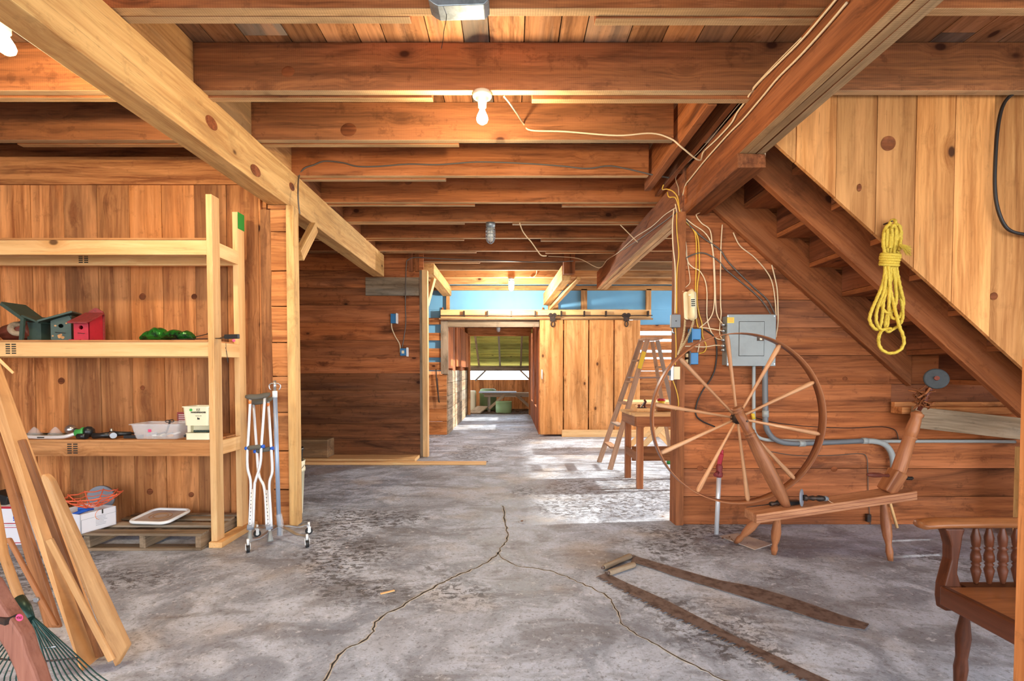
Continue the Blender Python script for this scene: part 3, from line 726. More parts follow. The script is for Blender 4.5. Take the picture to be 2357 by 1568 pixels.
m = MB(T); m.box2((-.055, -.053, 0), (-.045, .065, .135)); m.box2((.045, -.053, 0), (.055, .065, .175)); m.box2((-.045, .055, 0), (.045, .065, .15)); m.box2((-.045, -.053, 0), (.045, .055, .01)); m.build('side_walls', 'dkgreen', t)
m = MB(T); m.bar((-.11, -.015, .125), (.075, -.015, .197), .19, .013); m.build('roof', 'dkgreen', t, bevel=.002)
m = MB(T); m.cyl((-.03, -.067, .055), (.03, -.085, .05), .002); m.build('perch', 'iron', t)
m = MB(T)
for px_, pz_, r_ in ((-.03, .10, .007), (.03, .118, .006), (-.01, .028, .014), (.008, .022, .012), (.0, .04, .008), (-.045, .03, .006)):
    m.prism([(px_+r_*cos(a)*random.uniform(.6, 1.1), pz_+r_*sin(a)*random.uniform(.6, 1.1)) for a in [i*pi/4 for i in range(8)]], (0, -.0652, 0), (1, 0, 0), (0, 0, 1), .0008)
m.build('bare_patches', 'leanwood', t)
t = thing('birdhouse', 'bright red birdhouse with a sloping red roof and scalloped back', 'birdhouse', (sx(212, 3.5), 3.5, S2))
T = Matrix.Translation((sx(207, 3.5), 3.5, S2)) @ Matrix.Rotation(.08, 4, 'Z')
m = MB(T); holed_front(m, .095, .125, .125, -.07, .088, .014, .012); m.build('front_wall', 'red', t)
m = MB(T); 
for x_ in (-.0475, .0385): m.prism([(-.058, 0), (.065, 0), (.065, .19), (-.058, .125)], (x_, 0, 0), (0, 1, 0), (0, 0, 1), .009)
m.box2((-.038, -.058, 0), (.038, .065, .01)); m.box2((-.07, -.085, -.0), (-.0, -.07, .006)); m.build('side_walls', 'red', t)
m = MB(T); m.bar((-0, -.105, .118), (-0, .062, .20), .125, .012); m.build('roof', 'dkred', t, bevel=.002)
m = MB(T); m.prism([(-.055, 0), (.055, 0), (.055, .19), (.045, .215), (.03, .222), (.018, .232), (0, .24), (-.018, .232), (-.03, .222), (-.045, .215), (-.055, .19)], (0, .078, 0), (1, 0, 0), (0, 0, 1), .01); m.build('back_wall', 'dkred', t)
m = MB(T); m.cyl((-.02, -.072, .05), (.035, -.088, .046), .002); m.build('perch', 'iron', t)
# log birdhouse with green roof at the left edge
t = thing('birdhouse', 'rustic log birdhouse with bark and green plank roof at the left edge', 'birdhouse', (sx(50, 3.5), 3.5, S2))
T = Matrix.Translation((sx(55, 3.5)+.085, 3.5, S2))
m = MB(T); m.lathe((-.20, .01, .05), (.02, -.02, .085), [(0, .03), (.03, .06), (.5, .068), (.97, .07), (1, .05)], 18); m.build('log_body', 'reddark', t)
m = MB(T); m.lathe((-.050, -.075, .078), (-.040, -.095, .078), [(0, .05), (.6, .047), (.7, .03), (.4, .016), (.0, .014)], 22, cap=False); m.build('entrance_ring', 'oldgrey', t)
m = MB(T); m.bar((-.125, -.02, .255), (.035, -.02, .135), .17, .014); m.build('roof_board', 'dkgreen', t, bevel=.002)
m = MB(T); m.bar((-.115, -.112, .245), (.03, -.112, .14), .012, .022); m.bar((.03, -.112, .15), (.015, -.112, 0), .014, .024); m.build('green_edge', 'brgreen' if False else 'dkgreen', t)
m = MB(T); m.box2((.005, -.06, 0), (.10, .05, .125)); m.build('side_box', 'dkgreen', t)
m = MB(T); m.bar((.02, -.03, .165), (.135, -.03, .118), .17, .012); m.build('roof_board', 'dkgreen', t)
# crumpled green foil bag
m = MB(); c0 = Vector((sx(388, 3.48), 3.48, S2)); vs = []; fs = []; nu, nv = 26, 14
for i in range(nu+1):
    u = i/nu
    for j in range(nv):
        a = 2*pi*j/nv; x_ = (u-.5)*.36; ht = .05+.07*max(0, sin(pi*min(1, u*1.1)))*(.6+.4*sin(u*9)) + (.05 if u > .82 else 0)*sin((u-.82)/.18*pi)
        rr = (.3+.7*sin(pi*u)**.5) if 0 < u < 1 else .08
        p = Vector((x_, .055*cos(a)*rr, ht*.5*(1+sin(a))*rr)); q = p*14
        p += Vector((noise.noise(q), noise.noise(q+Vector((9, 0, 0))), abs(noise.noise(q+Vector((0, 9, 0)))))) * .018
        vs.append(c0+Vector((p.x, p.y, max(.001, p.z))))
for i in range(nu):
    for j in range(nv): k = (j+1) % nv; fs.append((i*nv+j, i*nv+k, (i+1)*nv+k, (i+1)*nv+j))
m.add(vs, fs); tag(m.build('foil_bag', 'greenfoil'), 'crumpled shiny green and black bag lying on the middle shelf', 'bag')
t = thing('machete', 'dark thin-bladed machete with a pink round sticker on its handle', 'machete', (sx(470, 3.44), 3.44, S2))
m = MB(); m.bar((sx(400, 3.44), 3.44, S2+.006), (sx(512, 3.40), 3.40, S2+.012), .03, .004); m.build('blade', 'iron', t)
m = MB(); m.bar((sx(518, 3.33), 3.335, S2+.018), (sx(551, 3.32), 3.325, S2+.02), .018, .03); m.build('handle', 'blackpl', t, bevel=.004)
m = MB(); m.bar((sx(508, 3.40), 3.40, S2+.010), (sx(520, 3.33), 3.335, S2+.018), .02, .006); m.build('guard', 'iron', t)
m = MB(); m.cyl(atY(538, 784, 3.318), atY(538, 784, 3.312), .009, seg=20); m.build('price_sticker', 'pink', t)
m = MB(); m.tube(smooth([atY(520, 790, 3.33), atY(521, 815, 3.33), atY(525, 835, 3.33), atY(523, 815, 3.33), atY(519, 800, 3.33)]), .0015, 5); m.build('lanyard', 'bcable', t)
m = MB(); m.cyl(atY(405, 786, 3.5)+Vector((0, 0, .0)), atY(478, 769, 3.56), .003); m.cyl(atY(478, 769, 3.56), atY(481, 768, 3.56), .008)
tag(m.build('metal_rod', 'iron'), 'thin rusty metal rod with a round knob sticking out of the green bag', 'rod')
# --- lower shelf
t = thing('string_trimmer', 'string trimmer with a pale curved shaft and green collar lying on the lower shelf', 'garden tool', (sx(150, 3.5), 3.5, S3))
q = lambda px, Y, z: Vector((sx(px, Y), Y, S3+z))
m = MB(); m.tube(smooth([q(30, 3.45, .015), q(90, 3.43, .012), q(140, 3.43, .014), q(165, 3.44, .03), q(178, 3.45, .042)]), .013, 12); m.build('shaft', 'alu', t)
m = MB(); m.lathe(q(170, 3.45, .035), q(194, 3.46, .045), [(0, .018), (.2, .03), (.5, .026), (.8, .036), (1, .034)], 14); m.build('collar', 'brgreen', t)
m = MB(); m.lathe(q(193, 3.46, .045), q(214, 3.48, .045), [(0, .034), (.3, .04), (.7, .036), (1, .02)], 14); m.build('motor_head', 'blackpl', t)
m = MB(); m.cyl(q(176, 3.42, .02), q(196, 3.42, .02), .018, .02); m.build('trigger_grip', 'blackpl', t)
m = MB(); m.box(q(97, 3.417, .012), (.09, .002, .008)); m.build('shaft_label', 'ink', t)
for px_ in (76, 124):
    m = MB(); m.lathe(q(px_, 3.56, .0), q(px_, 3.56, .07), [(0, .062), (.15, .06), (.2, .045), (.9, .012), (1, .003)], 8, smooth=False)
    tag(m.build('plastic_dome', 'clear'), 'clear cone-shaped plastic package on the lower shelf, %s one' % ('left' if px_ == 76 else 'right'), 'package')
    m = MB(); m.box(q(px_+6, 3.64, .006), (.20, .08, .010)); tag(m.build('garden_packet', 'dkgreen'), 'flat green packet under the %s clear plastic cone' % ('left' if px_ == 76 else 'right'), 'packet')
t = thing('glass_bulb', 'silvery round lamp bulb lying behind the green trimmer collar', 'bulb', q(160, 3.62, 0))
m = MB(); m.ball(q(160, 3.6, .045), .035); m.build('globe', 'steel', t); m = MB(); m.cyl(q(163, 3.60, .045), q(176, 3.60, .035), .016); m.build('cap', 'blackpl', t)
t = thing('spray_nozzle', 'black garden spray nozzle with a chrome knob on the lower shelf', 'nozzle', q(240, 3.45, 0))
m = MB(); m.lathe(q(210, 3.44, .02), q(252, 3.45, .026), [(0, .012), (.05, .02), (.5, .018), (1, .022)], 12); m.build('handle', 'blackpl', t)
m = MB(); m.lathe(q(250, 3.45, .03), q(300, 3.5, .03), [(0, .024), (.5, .016), (1, .012)], 12); m.build('barrel', 'blackpl', t)
m = MB(); m.cyl(q(254, 3.45, .03), q(258, 3.41, .026), .02); m.cyl(q(254, 3.46, .02), q(254, 3.46, .07), .009); m.build('knob', 'steel', t)
t = thing('garden_shears', 'dark pointed garden shears lying beside the plastic bin', 'shears', q(295, 3.5, 0))
m = MB(); m.bar(q(262, 3.55, .03), q(310, 3.52, .03), .02, .006); m.bar(q(262, 3.5, .015), q(306, 3.56, .018), .02, .006); m.build('blades', 'iron', t)
m = MB(); m.bar(q(285, 3.46, .012), q(325, 3.46, .014), .03, .02); m.build('handle', 'blackpl', t)
# clear bin
def tub(name, c, w0, d0, w1, d1, h, mat, parent, th=.002, rim=.008, rz=0.):
    T = Matrix.Translation(c) @ Matrix.Rotation(rz, 4, 'Z'); m = MB(T); vs = []; n_ = 8
    def ring(w_, d_, z, r=.02):
        out = []
        for cx_, cy_, a0 in ((1, 1, 0), (-1, 1, pi/2), (-1, -1, pi), (1, -1, 1.5*pi)):
            for i in range(5):
                a = a0+i*pi/8; out.append(Vector((cx_*(w_/2-r)+r*cos(a), cy_*(d_/2-r)+r*sin(a), z)))
        return out
    rings = [ring(w0, d0, 0), ring(w1, d1, h), ring(w1+2*rim, d1+2*rim, h), ring(w1+2*rim, d1+2*rim, h-.006), ]
    rin = [ring(w1-2*th, d1-2*th, h), ring(w0-2*th, d0-2*th, th)]
    allr = [rings[0], rings[1]] ; n_ = 20
    seq = [rings[0], rings[1], rings[3], rings[2], rin[0], rin[1]]
    vs = [v for r_ in seq for v in r_]; fs = []
    for j in range(len(seq)-1):
        for i in range(n_): i2 = (i+1) % n_; fs.append((j*n_+i, j*n_+i2, (j+1)*n_+i2, (j+1)*n_+i))
    fs.append(tuple(range(n_))[::-1]); fs.append(tuple((len(seq)-1)*n_+i for i in range(n_)))
    m.add(vs, fs); return m.build(name, mat, parent)
t = thing('storage_bin', 'clear plastic bin with a flared rim on the lower shelf', 'bin', q(375, 3.50, 0))
tub('bin_body', q(375, 3.50, .001), .29, .16, .335, .20, .105, 'clear', t)
m = MB(); m.box(q(342, 3.405, .06), (.02, .003, .018)); m.build('pink_label', 'pink', t)
for k_ in range(7):
    m = MB(); c1 = q(345+k_*9, 3.50+random.uniform(-.04, .04), .015)
    if k_ % 2: m.ball(c1, .017, 10, 8, (1.3, 1, .7))
    else: m.bar(c1-Vector((.03, 0, 0)), c1+Vector((.03, .02, .02)), .014, .012)
    mt = ('slate', 'white', 'blackpl', 'creamer', 'grey', 'lumber', 'white')[k_]
    tag(m.build('small_part', mt), 'small loose hardware item inside the clear plastic bin', 'hardware', 'odds and ends inside the clear bin')
t = thing('scissors', 'black handled scissors sticking out of the clear plastic bin', 'scissors', q(390, 3.5, .08))
m = MB(); m.tube([q(385, 3.5, .115)+Vector((.018*cos(a), 0, .008*sin(a))) for a in [i*pi/6 for i in range(12)]], .003, 6, closed=True); m.tube([q(393, 3.5, .118)+Vector((.018*cos(a), 0, .008*sin(a))) for a in [i*pi/6 for i in range(12)]], .003, 6, closed=True); m.build('handles', 'blackpl', t)
m = MB(); m.bar(q(389, 3.5, .11), q(380, 3.5, .03), .004, .012); m.build('blade', 'iron', t)
t = thing('red_packet', 'dark red printed packet standing between the clear bin and the cream spreader', 'packet', q(419, 3.6, 0))
m = MB(); m.box(q(419, 3.62, .085), (.075, .01, .17)); m.build('card', 'dkred', t)
m = MB()
for i in range(5): m.box(q(419, 3.614, .15-.014*i), (.06, .001, .004))
m.build('print_lines', 'white', t)
t = thing('hand_spreader', 'cream plastic hand spreader box with printed front and green sticker', 'spreader', q(464, 3.45, 0))
tub('hopper', q(465, 3.45, .098), .165, .14, .185, .155, .13, 'creamer', t, rim=.005)
tub('base_tray', q(467, 3.45, .002), .17, .145, .17, .145, .045, 'creamer', t, rim=.002)
m = MB(); m.box2(q(437, 3.47, .04), q(442, 3.53, .10)); m.box2(q(490, 3.47, .04), q(493, 3.53, .10)); m.box2(q(437, 3.5, .045), q(493, 3.53, .10)); m.build('neck', 'creamer', t)
m = MB()
for i in range(14): m.ball(q(445+i*3.3, 3.42, .055), .006, 6, 5, (1, 1, 1.5))
m.build('agitator', 'dkgreen', t)
m = MB(); m.cyl(q(438, 3.371, .205), q(438, 3.368, .205), .009); m.build('green_sticker', 'greenst', t)
text('printed_name', 'EZ', q(455, 3.3695, .205), .022, 'ink', (1, 0, 0), (0, 0, 1), t)
text('printed_name', 'HANDSPREADER', q(455, 3.371, .188), .0135, 'ink', (1, 0, 0), (0, 0, 1), t, .0006)
text('printed_note', 'Capacity 5 lb', q(455, 3.374, .165), .008, 'ink', (1, 0, 0), (0, 0, 1), t)
m = MB(); m.prism([(-.008, 0), (.008, 0), (.008, .010), (-.002, .010), (-.002, .014), (-.008, .014)], q(455, 3.373, .14), (1, 0, 0), (0, 0, 1), -.001); m.build('printed_mark', 'ink', t)
m = MB(); m.ball(q(428, 3.44, .02), .018, 12, 8, (1.3, .8, .6)); tag(m.build('black_clip', 'blackpl'), 'small black plastic clip between the clear bin and the cream spreader', 'clip')

# ================================================================ PALLET AND BOXES
pl = thing('pallet', 'weathered grey wooden pallet on the floor under the shelving', 'pallet', (-2.6, 3.55, 0))
PX0, PX1, PY0, PY1 = -2.86, -2.075, 3.305, 3.80
for i, x_ in enumerate((PX0, (PX0+PX1)/2-.02, PX1-.04)):
    m = MB(); m.box2((x_, PY0+.005, .018), (x_+.04, PY1, .10), ax=1, wob=.003); m.build('stringer', 'oldgrey', pl, bevel=.003)
for i, (a, b) in enumerate(((0, .085), (.175, .25), (.335, .40), (.43, .495))):
    m = MB(); m.box2((PX0-.01, PY0+a, .101), (PX1+.01, PY0+b, .117), ax=0, wob=.003); m.build('deck_board', 'oldgrey', pl, bevel=.002)
for a, b in ((.0, .09), (.40, .49)):
    m = MB(); m.box2((PX0-.005, PY0+a, .001), (PX1, PY0+b, .017), ax=0, wob=.001); m.build('bottom_board', 'oldgrey', pl)
t = thing('plastic_tray', 'white rounded plastic lid with a brown centre lying on the pallet', 'tray', (sx(367, 3.62), 3.62, .118))
T = Matrix.Translation((sx(368, 3.62), 3.60, .150)) @ Matrix.Rotation(-.10, 4, 'Z') @ Matrix.Rotation(.10, 4, 'X')
def rrect(w_, d_, r, n_=6): return [(cx_*(w_/2-r)+r*cos(a0+i*pi/2/n_), cy_*(d_/2-r)+r*sin(a0+i*pi/2/n_)) for cx_, cy_, a0 in ((1, 1, 0), (-1, 1, pi/2), (-1, -1, pi), (1, -1, 1.5*pi)) for i in range(n_+1)]
m = MB(T); m.tube([(u, v, 0) for u, v in rrect(.29, .25, .05)], .012, 8, closed=True); m.build('rim', 'white', t)
m = MB(T); m.prism(rrect(.28, .24, .045), (0, 0, -.008), (1, 0, 0), (0, 1, 0), .006); m.build('panel', 'kraft', t)
m = MB(T)
for r_ in (.06, .04): m.tube([(r_*1.3*cos(a), r_*sin(a), 0) for a in [i*pi/12 for i in range(24)]], .002, 5, closed=True)
m.build('pressed_rings', 'leanwood', t)
# white cardboard box with basket
t = thing('cardboard_box', 'open white cardboard box with a printed side, on the left corner of the pallet', 'box', (sx(212, 3.5), 3.5, .118))
T = Matrix.Translation((-2.953, 3.43, .119)) @ Matrix.Rotation(R(74), 4, 'Z')
BW, BD, BH = .23, .27, .13
m = MB(T)
for a, b in (((-BW/2, -BD/2, 0), (BW/2, -BD/2+.004, BH)), ((-BW/2, BD/2-.004, 0), (BW/2, BD/2, BH)), ((-BW/2, -BD/2, 0), (-BW/2+.004, BD/2, BH)), ((BW/2-.004, -BD/2, 0), (BW/2, BD/2, BH)), ((-BW/2, -BD/2, 0), (BW/2, BD/2, .004))): m.box2(a, b)
m.build('carton', 'card', t)
m = MB(T); m.box2((-.11, -BD/2-.001, 0), (-.11+.002, -BD/2, .09)); m.box2((-.11, -BD/2-.001, .09), (.12, -BD/2, .0915))
for i in range(7): m.box2((-.02, -BD/2-.001, .03+.010*i), (.03+random.uniform(0, .025), -BD/2, .032+.010*i))
m.build('printed_lines', 'slate', t)
m = MB(T); m.box2((.02, -BD/2-.002, BH-.028), (.028, -BD/2, BH+.001)); m.build('black_tab', 'ink', t)
m = MB(T); m.tube([(.012+.035*cos(a), -BD/2-.001, .10+.035*sin(a)) for a in [pi*.5+i*pi/10 for i in range(10)]], .0015, 5); m.build('printed_arc', 'orst', t)
t = thing('web_basket', 'orange spider web shaped wire basket resting in the white box', 'basket', (-2.95, 3.44, .25))
m = MB(T); c_ = Vector((.02, -.05, BH+.004)); NA = 10
def webp(i, r_): a = 2*pi*i/NA; return c_+Vector((r_*cos(a), r_*.95*sin(a), .010+(r_/.17)**2*.085))
for i in range(NA): m.tube(smooth([webp(i, .03), webp(i, .08), webp(i, .13), webp(i, .172)], 4), .0035, 6)
for r_ in (.06, .10, .135, .165):
    pts = []
    for i in range(NA):
        a, b = webp(i, r_), webp(i+1, r_); mid = (a+b)/2; mid2 = c_+(mid-c_)*.93; mid2.z = mid.z-.006; pts += [a, mid2]
    m.tube(smooth(pts, 3, True), .003 if r_ < .16 else .0045, 6, closed=True)
m.build('wire_web', 'orange', t, origin=None)
m = MB(T); m.tube(smooth([(-.10, -.05, BH-.01), (-.03, -.06, BH+.005), (.03, -.03, BH-.005), (-.02, .03, BH)], 6), .014, 8, flat=.6); tag(m.build('blue_strap', 'blue'), 'shiny blue plastic strap inside the white cardboard box', 'strap')
m = MB(); m.cyl((-3.05, 3.70, .26), (-3.045, 3.675, .26), .09, seg=28); m.box2((-3.06, 3.68, .0), (-3.04, 3.70, .20)); tag(m.build('grey_disc', 'slate'), 'translucent grey round disc standing behind the orange basket', 'disc')
# white mailing boxes at the left edge
for i, (z0, lb) in enumerate(((0, 'lower white mailing box with red lines at the left edge'), (.135, 'upper white mailing box with red top and blue emblem at the left edge'))):
    t = thing('mailing_box', lb, 'box', (sx(0, 3.45), 3.5, z0))
    m = MB(); m.box2((sx(-120, 3.4), 3.42, z0+.001), (sx(44, 3.42)-.01*i, 3.70, z0+.134)); m.build('carton', 'card', t, bevel=.002)
    m = MB(); m.box2((sx(-120, 3.4), 3.418, z0+.118 if i else z0+.12), (sx(44, 3.42)-.01*i-.001, 3.4195, z0+.133 if i else z0+.124)); m.box2((sx(-120, 3.4), 3.418, z0+.012), (sx(44, 3.42)-.01*i-.001, 3.4195, z0+.018)); m.build('red_stripe', 'red', t)
    if i:
        m = MB(); m.prism([(0, 0), (.05, .012), (.05, .016), (.0, .02)], (sx(18, 3.41), 3.4185, z0+.045), (1, 0, 0), (0, 0, 1), -.001); m.prism([(0, -.012), (.05, -.004), (.05, 0), (.0, -.004)], (sx(18, 3.41), 3.4185, z0+.045), (1, 0, 0), (0, 0, 1), -.001); m.build('emblem', 'blue', t)
m = MB(); m.box((sx(5, 3.5), 3.5, .31), (.12, .10, .07), Matrix.Rotation(.3, 3, 'Y')); tag(m.build('dark_case', 'blackpl', bevel=.006), 'dark case lying on top of the white mailing boxes', 'case')

# ================================================================ CRUTCHES, IV POLE, BUCKET
def cp(u, v, Y0=3.50, Y1=3.66):
    x_, y_ = 530+u/3.648, 860+v/3.648; s_ = (v-200)/(1400-200); return atY(x_, y_, Y1+(Y0-Y1)*s_)
def crutch(lab, L_, R_, C_, pad, grip, tip, Yb, Yt, stk):
    P_ = lambda uv: cp(*uv, Yb, Yt)
    t = thing('crutch', lab, 'crutch', P_(tip[1]), 'pair of crutches')
    m = MB(); m.tube(smooth([P_(p) for p in L_], 5), .0095, 12); m.build('upright_tube', 'alu', t)
    m = MB(); m.tube(smooth([P_(p) for p in R_], 5), .0095, 12); m.build('upright_tube', 'alu', t)
    m = MB(); m.tube([P_(C_[0]), P_(C_[1]), P_(tip[0])], .0095, 12)
    o = m.build('extension_tube', 'alu', t)
    m = MB(); a, b = P_(C_[0]), P_(C_[1])
    for k in range(9): p = a.lerp(b, .1+k*.1); m.cyl(p+Vector((0, -.009, 0)), p+Vector((0, -.0102, 0)), .0035, seg=10)
    m.build('height_holes', 'ink', o)
    m = MB(); m.lathe(P_(tip[0]), P_(tip[1]), [(0, .012), (.5, .015), (.85, .02), (1, .021)], 16); m.build('rubber_tip', 'grey', t)
    a, b = P_(C_[1]), P_(tip[0]); m = MB(); m.tube([a+Vector((0, 0, .015)), a.lerp(b, .65)], .024, 14, flat=.55); m.build('clamp_boot', 'slate', t)
    m = MB(); a, b = P_(pad[0]), P_(pad[1]); pts = [a.lerp(b, k/8)+Vector((0, 0, -.012*sin(pi*k/8))) for k in range(9)]
    m.tube(pts, lambda q_: .023*(.55+.45*min(1, 6*min(q_, 1-q_))), 14, flat=.75); m.build('armpit_pad', 'grip', t)
    m = MB(); a, b = P_(grip[0]), P_(grip[1]); m.lathe(a.lerp(b, .1), a.lerp(b, .9), [(0, .014), (.1, .018), (.5, .016), (.9, .018), (1, .014)], 14); o = m.build('hand_grip', 'grip', t)
    m = MB(); m.cyl(a.lerp(b, -.06), a.lerp(b, .1), .013); m.build('grip_clip', 'blue', o); m = MB(); m.cyl(a.lerp(b, .9), a.lerp(b, 1.06), .013); m.build('grip_clip', 'blue', o)
    m = MB(); p = P_(stk); m.cyl(p+Vector((0, -.004, -.012)), p+Vector((0, -.004, .012)), .0098, seg=10); m.build('orange_sticker', 'orst', t)
crutch('aluminium crutch nearer to the shelving rack, left of the pair', [(168, 215), (150, 560), (143, 680), (146, 800), (172, 935), (160, 1290)], [(290, 200), (262, 600), (252, 760), (212, 900), (203, 960), (192, 1290)], [(183, 970), (171, 1285)], [(130, 192), (332, 172)], [(135, 628), (278, 612)], [(167, 1325), (163, 1400)], 3.50, 3.62, (168, 240))
crutch('aluminium crutch nearer to the wheeled pole, right of the pair', [(195, 262), (222, 640), (240, 850), (288, 975), (306, 1285)], [(318, 235), (343, 620), (352, 820), (328, 940), (345, 1285)], [(305, 980), (326, 1285)], [(160, 240), (356, 205)], [(208, 655), (355, 628)], [(331, 1325), (336, 1412)], 3.44, 3.70, (320, 262))
t = thing('iv_pole', 'wheeled medical pole stand with a blue-grey tube beside the crutches', 'stand', atZ(643, 1242))
pb = atZ(643, 1240, .0); Yp = pb.y
m = MB(); m.cyl(atY(643, 1232, Yp), atY(633, 905, Yp), .0145, seg=20); m.build('pole', 'tube', t)
m = MB(); m.cyl(atY(633, 915, Yp), atY(632.5, 900, Yp), .017, seg=20); m.build('collar', 'white', t)
m = MB(); m.cyl(atY(632.5, 900, Yp), atY(632, 876, Yp), .010, seg=16)
m.build('inner_rod', 'steel', t)
for sgn in (-1, 1):
    m = MB(); b_ = atY(632.5, 884, Yp); m.tube(smooth([b_, b_+Vector((sgn*.022, -.0, .004)), b_+Vector((sgn*.04, 0, -.010)), b_+Vector((sgn*.036, 0, -.034)), b_+Vector((sgn*.028, 0, -.04))], 5), .004, 8); m.build('hook', 'steel', t)
cst = [(571, 1272), (592, 1236), (711, 1230), (707, 1260)]; hub = Vector((pb.x, pb.y, .075))
for i, (cx_, cy_) in enumerate(cst):
    g_ = atZ(cx_, cy_, 0); top = g_+Vector((0, 0, .062)); dirv = (top-hub)
    pts = smooth([hub+Vector((0, 0, .02)), hub+dirv*.35+Vector((0, 0, .012)), hub+dirv*.65+Vector((0, 0, .0)), hub+dirv*.85+Vector((0, 0, .008)), top+Vector((0, 0, .01))], 4)
    m = MB()
    for a, b in zip(pts, pts[1:]): m.bar(a, b, .028, .006)
    m.build('base_leg', 'steel', t)
    m = MB(); side = Vector((.85, .5, 0)) if i in (0, 3) else Vector((-.6, .8, 0)); side.normalize()
    m.cyl(g_+Vector((0, 0, .0245))-side*.010, g_+Vector((0, 0, .0245))+side*.010, .0245, seg=22); c1 = m.build('caster', 'black', t)
    m = MB(); m.cyl(g_+Vector((0, 0, .0245))-side*.0115, g_+Vector((0, 0, .0245))+side*.0115, .012, seg=16); m.bar(g_+Vector((0, 0, .02))+side*.014, g_+Vector((0, 0, .06))+side*.014, .02, .003, side); m.bar(g_+Vector((0, 0, .02))-side*.014, g_+Vector((0, 0, .06))-side*.014, .02, .003, side); m.cyl(g_+Vector((0, 0, .05)), g_+Vector((0, 0, .09)), .008); m.build('caster_fork', 'white', c1)
m = MB(); m.tube(smooth([atY(641, 1184, Yp-.01), atY(645, 1205, Yp-.012), atY(644, 1234, Yp-.01)]), .022, 7); m.build('plastic_sleeve', 'clear', t)
t = thing('bucket', 'white plastic bucket behind the pale corner post', 'bucket', (-1.895, 4.17, 0))
m = MB(); c_ = Vector((-1.895, 4.17, 0)); m.lathe(c_, c_+Vector((0, 0, .45)), [(0, .13), (.8, .148), (.8, .156), (.86, .156), (.86, .15), (1, .155), (1, .149), (.03, .12)], 32, cap=False); m.lathe(c_, c_+Vector((0, 0, .01)), [(0, .13), (1, .13)], 32); m.build('body', 'creamer', t)
m = MB(); m.tube(smooth([c_+Vector((.155*cos(a), .155*sin(a)-.02, .40+.05*sin(a*1.0))) for a in [-.9+i*.3 for i in range(8)]], 4), .002, 6); m.build('handle', 'iron', t)
m = MB(); m.lathe(c_+Vector((0, 0, .20)), c_+Vector((0, 0, .555)), [(0, .115), (.95, .138), (.95, .146), (1, .146), (1, .138), (.05, .11)], 32, cap=False); tag(m.build('bucket', 'blackpl'), 'dark bucket nested inside the white bucket behind the post', 'bucket')

# ================================================================ LEANING BOARDS, RAKE
def plank(name, lab, tl, tr, br, bl, Yt, Yb, th, mat, cat='board', group=None, rt=0., thb=None):
    """board whose face is given by its corners (pixels) at depths Yt (top) and Yb (bottom)"""
    Yl, Yr = Yb if isinstance(Yb, tuple) else (Yb, Yb)
    A, B, C_, D = atY(*tl, Yt), atY(*tr, Yt), atY(*br, Yr), atY(*bl, Yl); n_ = (B-A).cross(D-A).normalized()
    if n_.y > 0: n_ = -n_
    pts2 = []; W1, W2 = (B-A), (C_-D); up = (A-D); out = []
    # rounded top corners
    if rt:
        for k in range(9):
            u = k/8; h = rt*(1-(sin(pi*u))**.6) ; base = A.lerp(B, u); low = D.lerp(C_, u); out.append(base+(low-base)*(h/((low-base).length)))
    else: out = [A, B]
    out += [C_, D]; m = MB(); N = len(out); L = (D-A).normalized(); Wd = (B-A); Wd = (Wd-L*Wd.dot(L)).normalized()
    back = [p-n_*th for p in out]; k1, k2 = random.random()*20, random.random()*5
    gs = [((p-A).dot(L)+k1, (p-A).dot(Wd)+k2, 0) for p in out]; gs += [(a, b, th) for a, b, c in gs]
    m.add(out+back, [tuple(range(N)), tuple(range(N, 2*N))[::-1]]+[(i, N+i, N+(i+1) % N, (i+1) % N) for i in range(N)], gs)
    return tag(m.build(name, mat, bevel=min(.012, th*.3)), lab, cat, group)
def bx(u, v): return (u/2.125, 830+v/2.125)
plank('long_board', 'widest pale rounded board leaning at the left edge', bx(-205, -250), bx(-132, -265), bx(500, 1440), bx(400, 1568), 2.28, (1.95, 2.08), .035, 'leanwood')
o = None
plank('long_board', 'dark brown board leaning furthest back at the left edge', bx(-60, 330), bx(-20, 330), bx(292, 1310), bx(215, 1310), 2.30, 2.22, .02, 'leandark')
plank('long_board', 'pale board with one rounded end leaning nearest the floor opening', bx(188, 555), bx(232, 560), bx(620, 1402), bx(562, 1502), 2.03, (1.97, 2.02), .03, 'leanwood', rt=.03)
plank('batten', 'brown slat with a square dark end between the two big pale boards', bx(80, 392), bx(114, 384), bx(505, 1450), bx(468, 1460), 2.10, 2.04, .016, 'leandark')
plank('batten', 'short pale slat with two bolt holes leaning in front of the wide board', bx(217, 882), bx(248, 870), bx(556, 1466), bx(526, 1480), 2.0, 1.965, .014, 'leanwood')
plank('batten', 'thin brown slat with a steel bolt, left of the wide pale board', bx(20, 870), bx(44, 868), bx(278, 1300), bx(250, 1300), 2.08, 2.0, .015, 'leandark')
m = MB(); p = atY(*bx(185, 1167), 1.998); m.cyl(p+Vector((0, -.002, 0)), p+Vector((0, -.010, 0)), .011, seg=6); tag(m.build('hex_bolt', 'steel'), 'round steel bolt head on the thin brown slat', 'bolt')
plank('wood_strip', 'thin pale strip ending above the leaning boards at the left edge', bx(-80, -60), bx(-70, -75), bx(66, 58), bx(58, 66), 2.2, 2.2, .006, 'lumber')
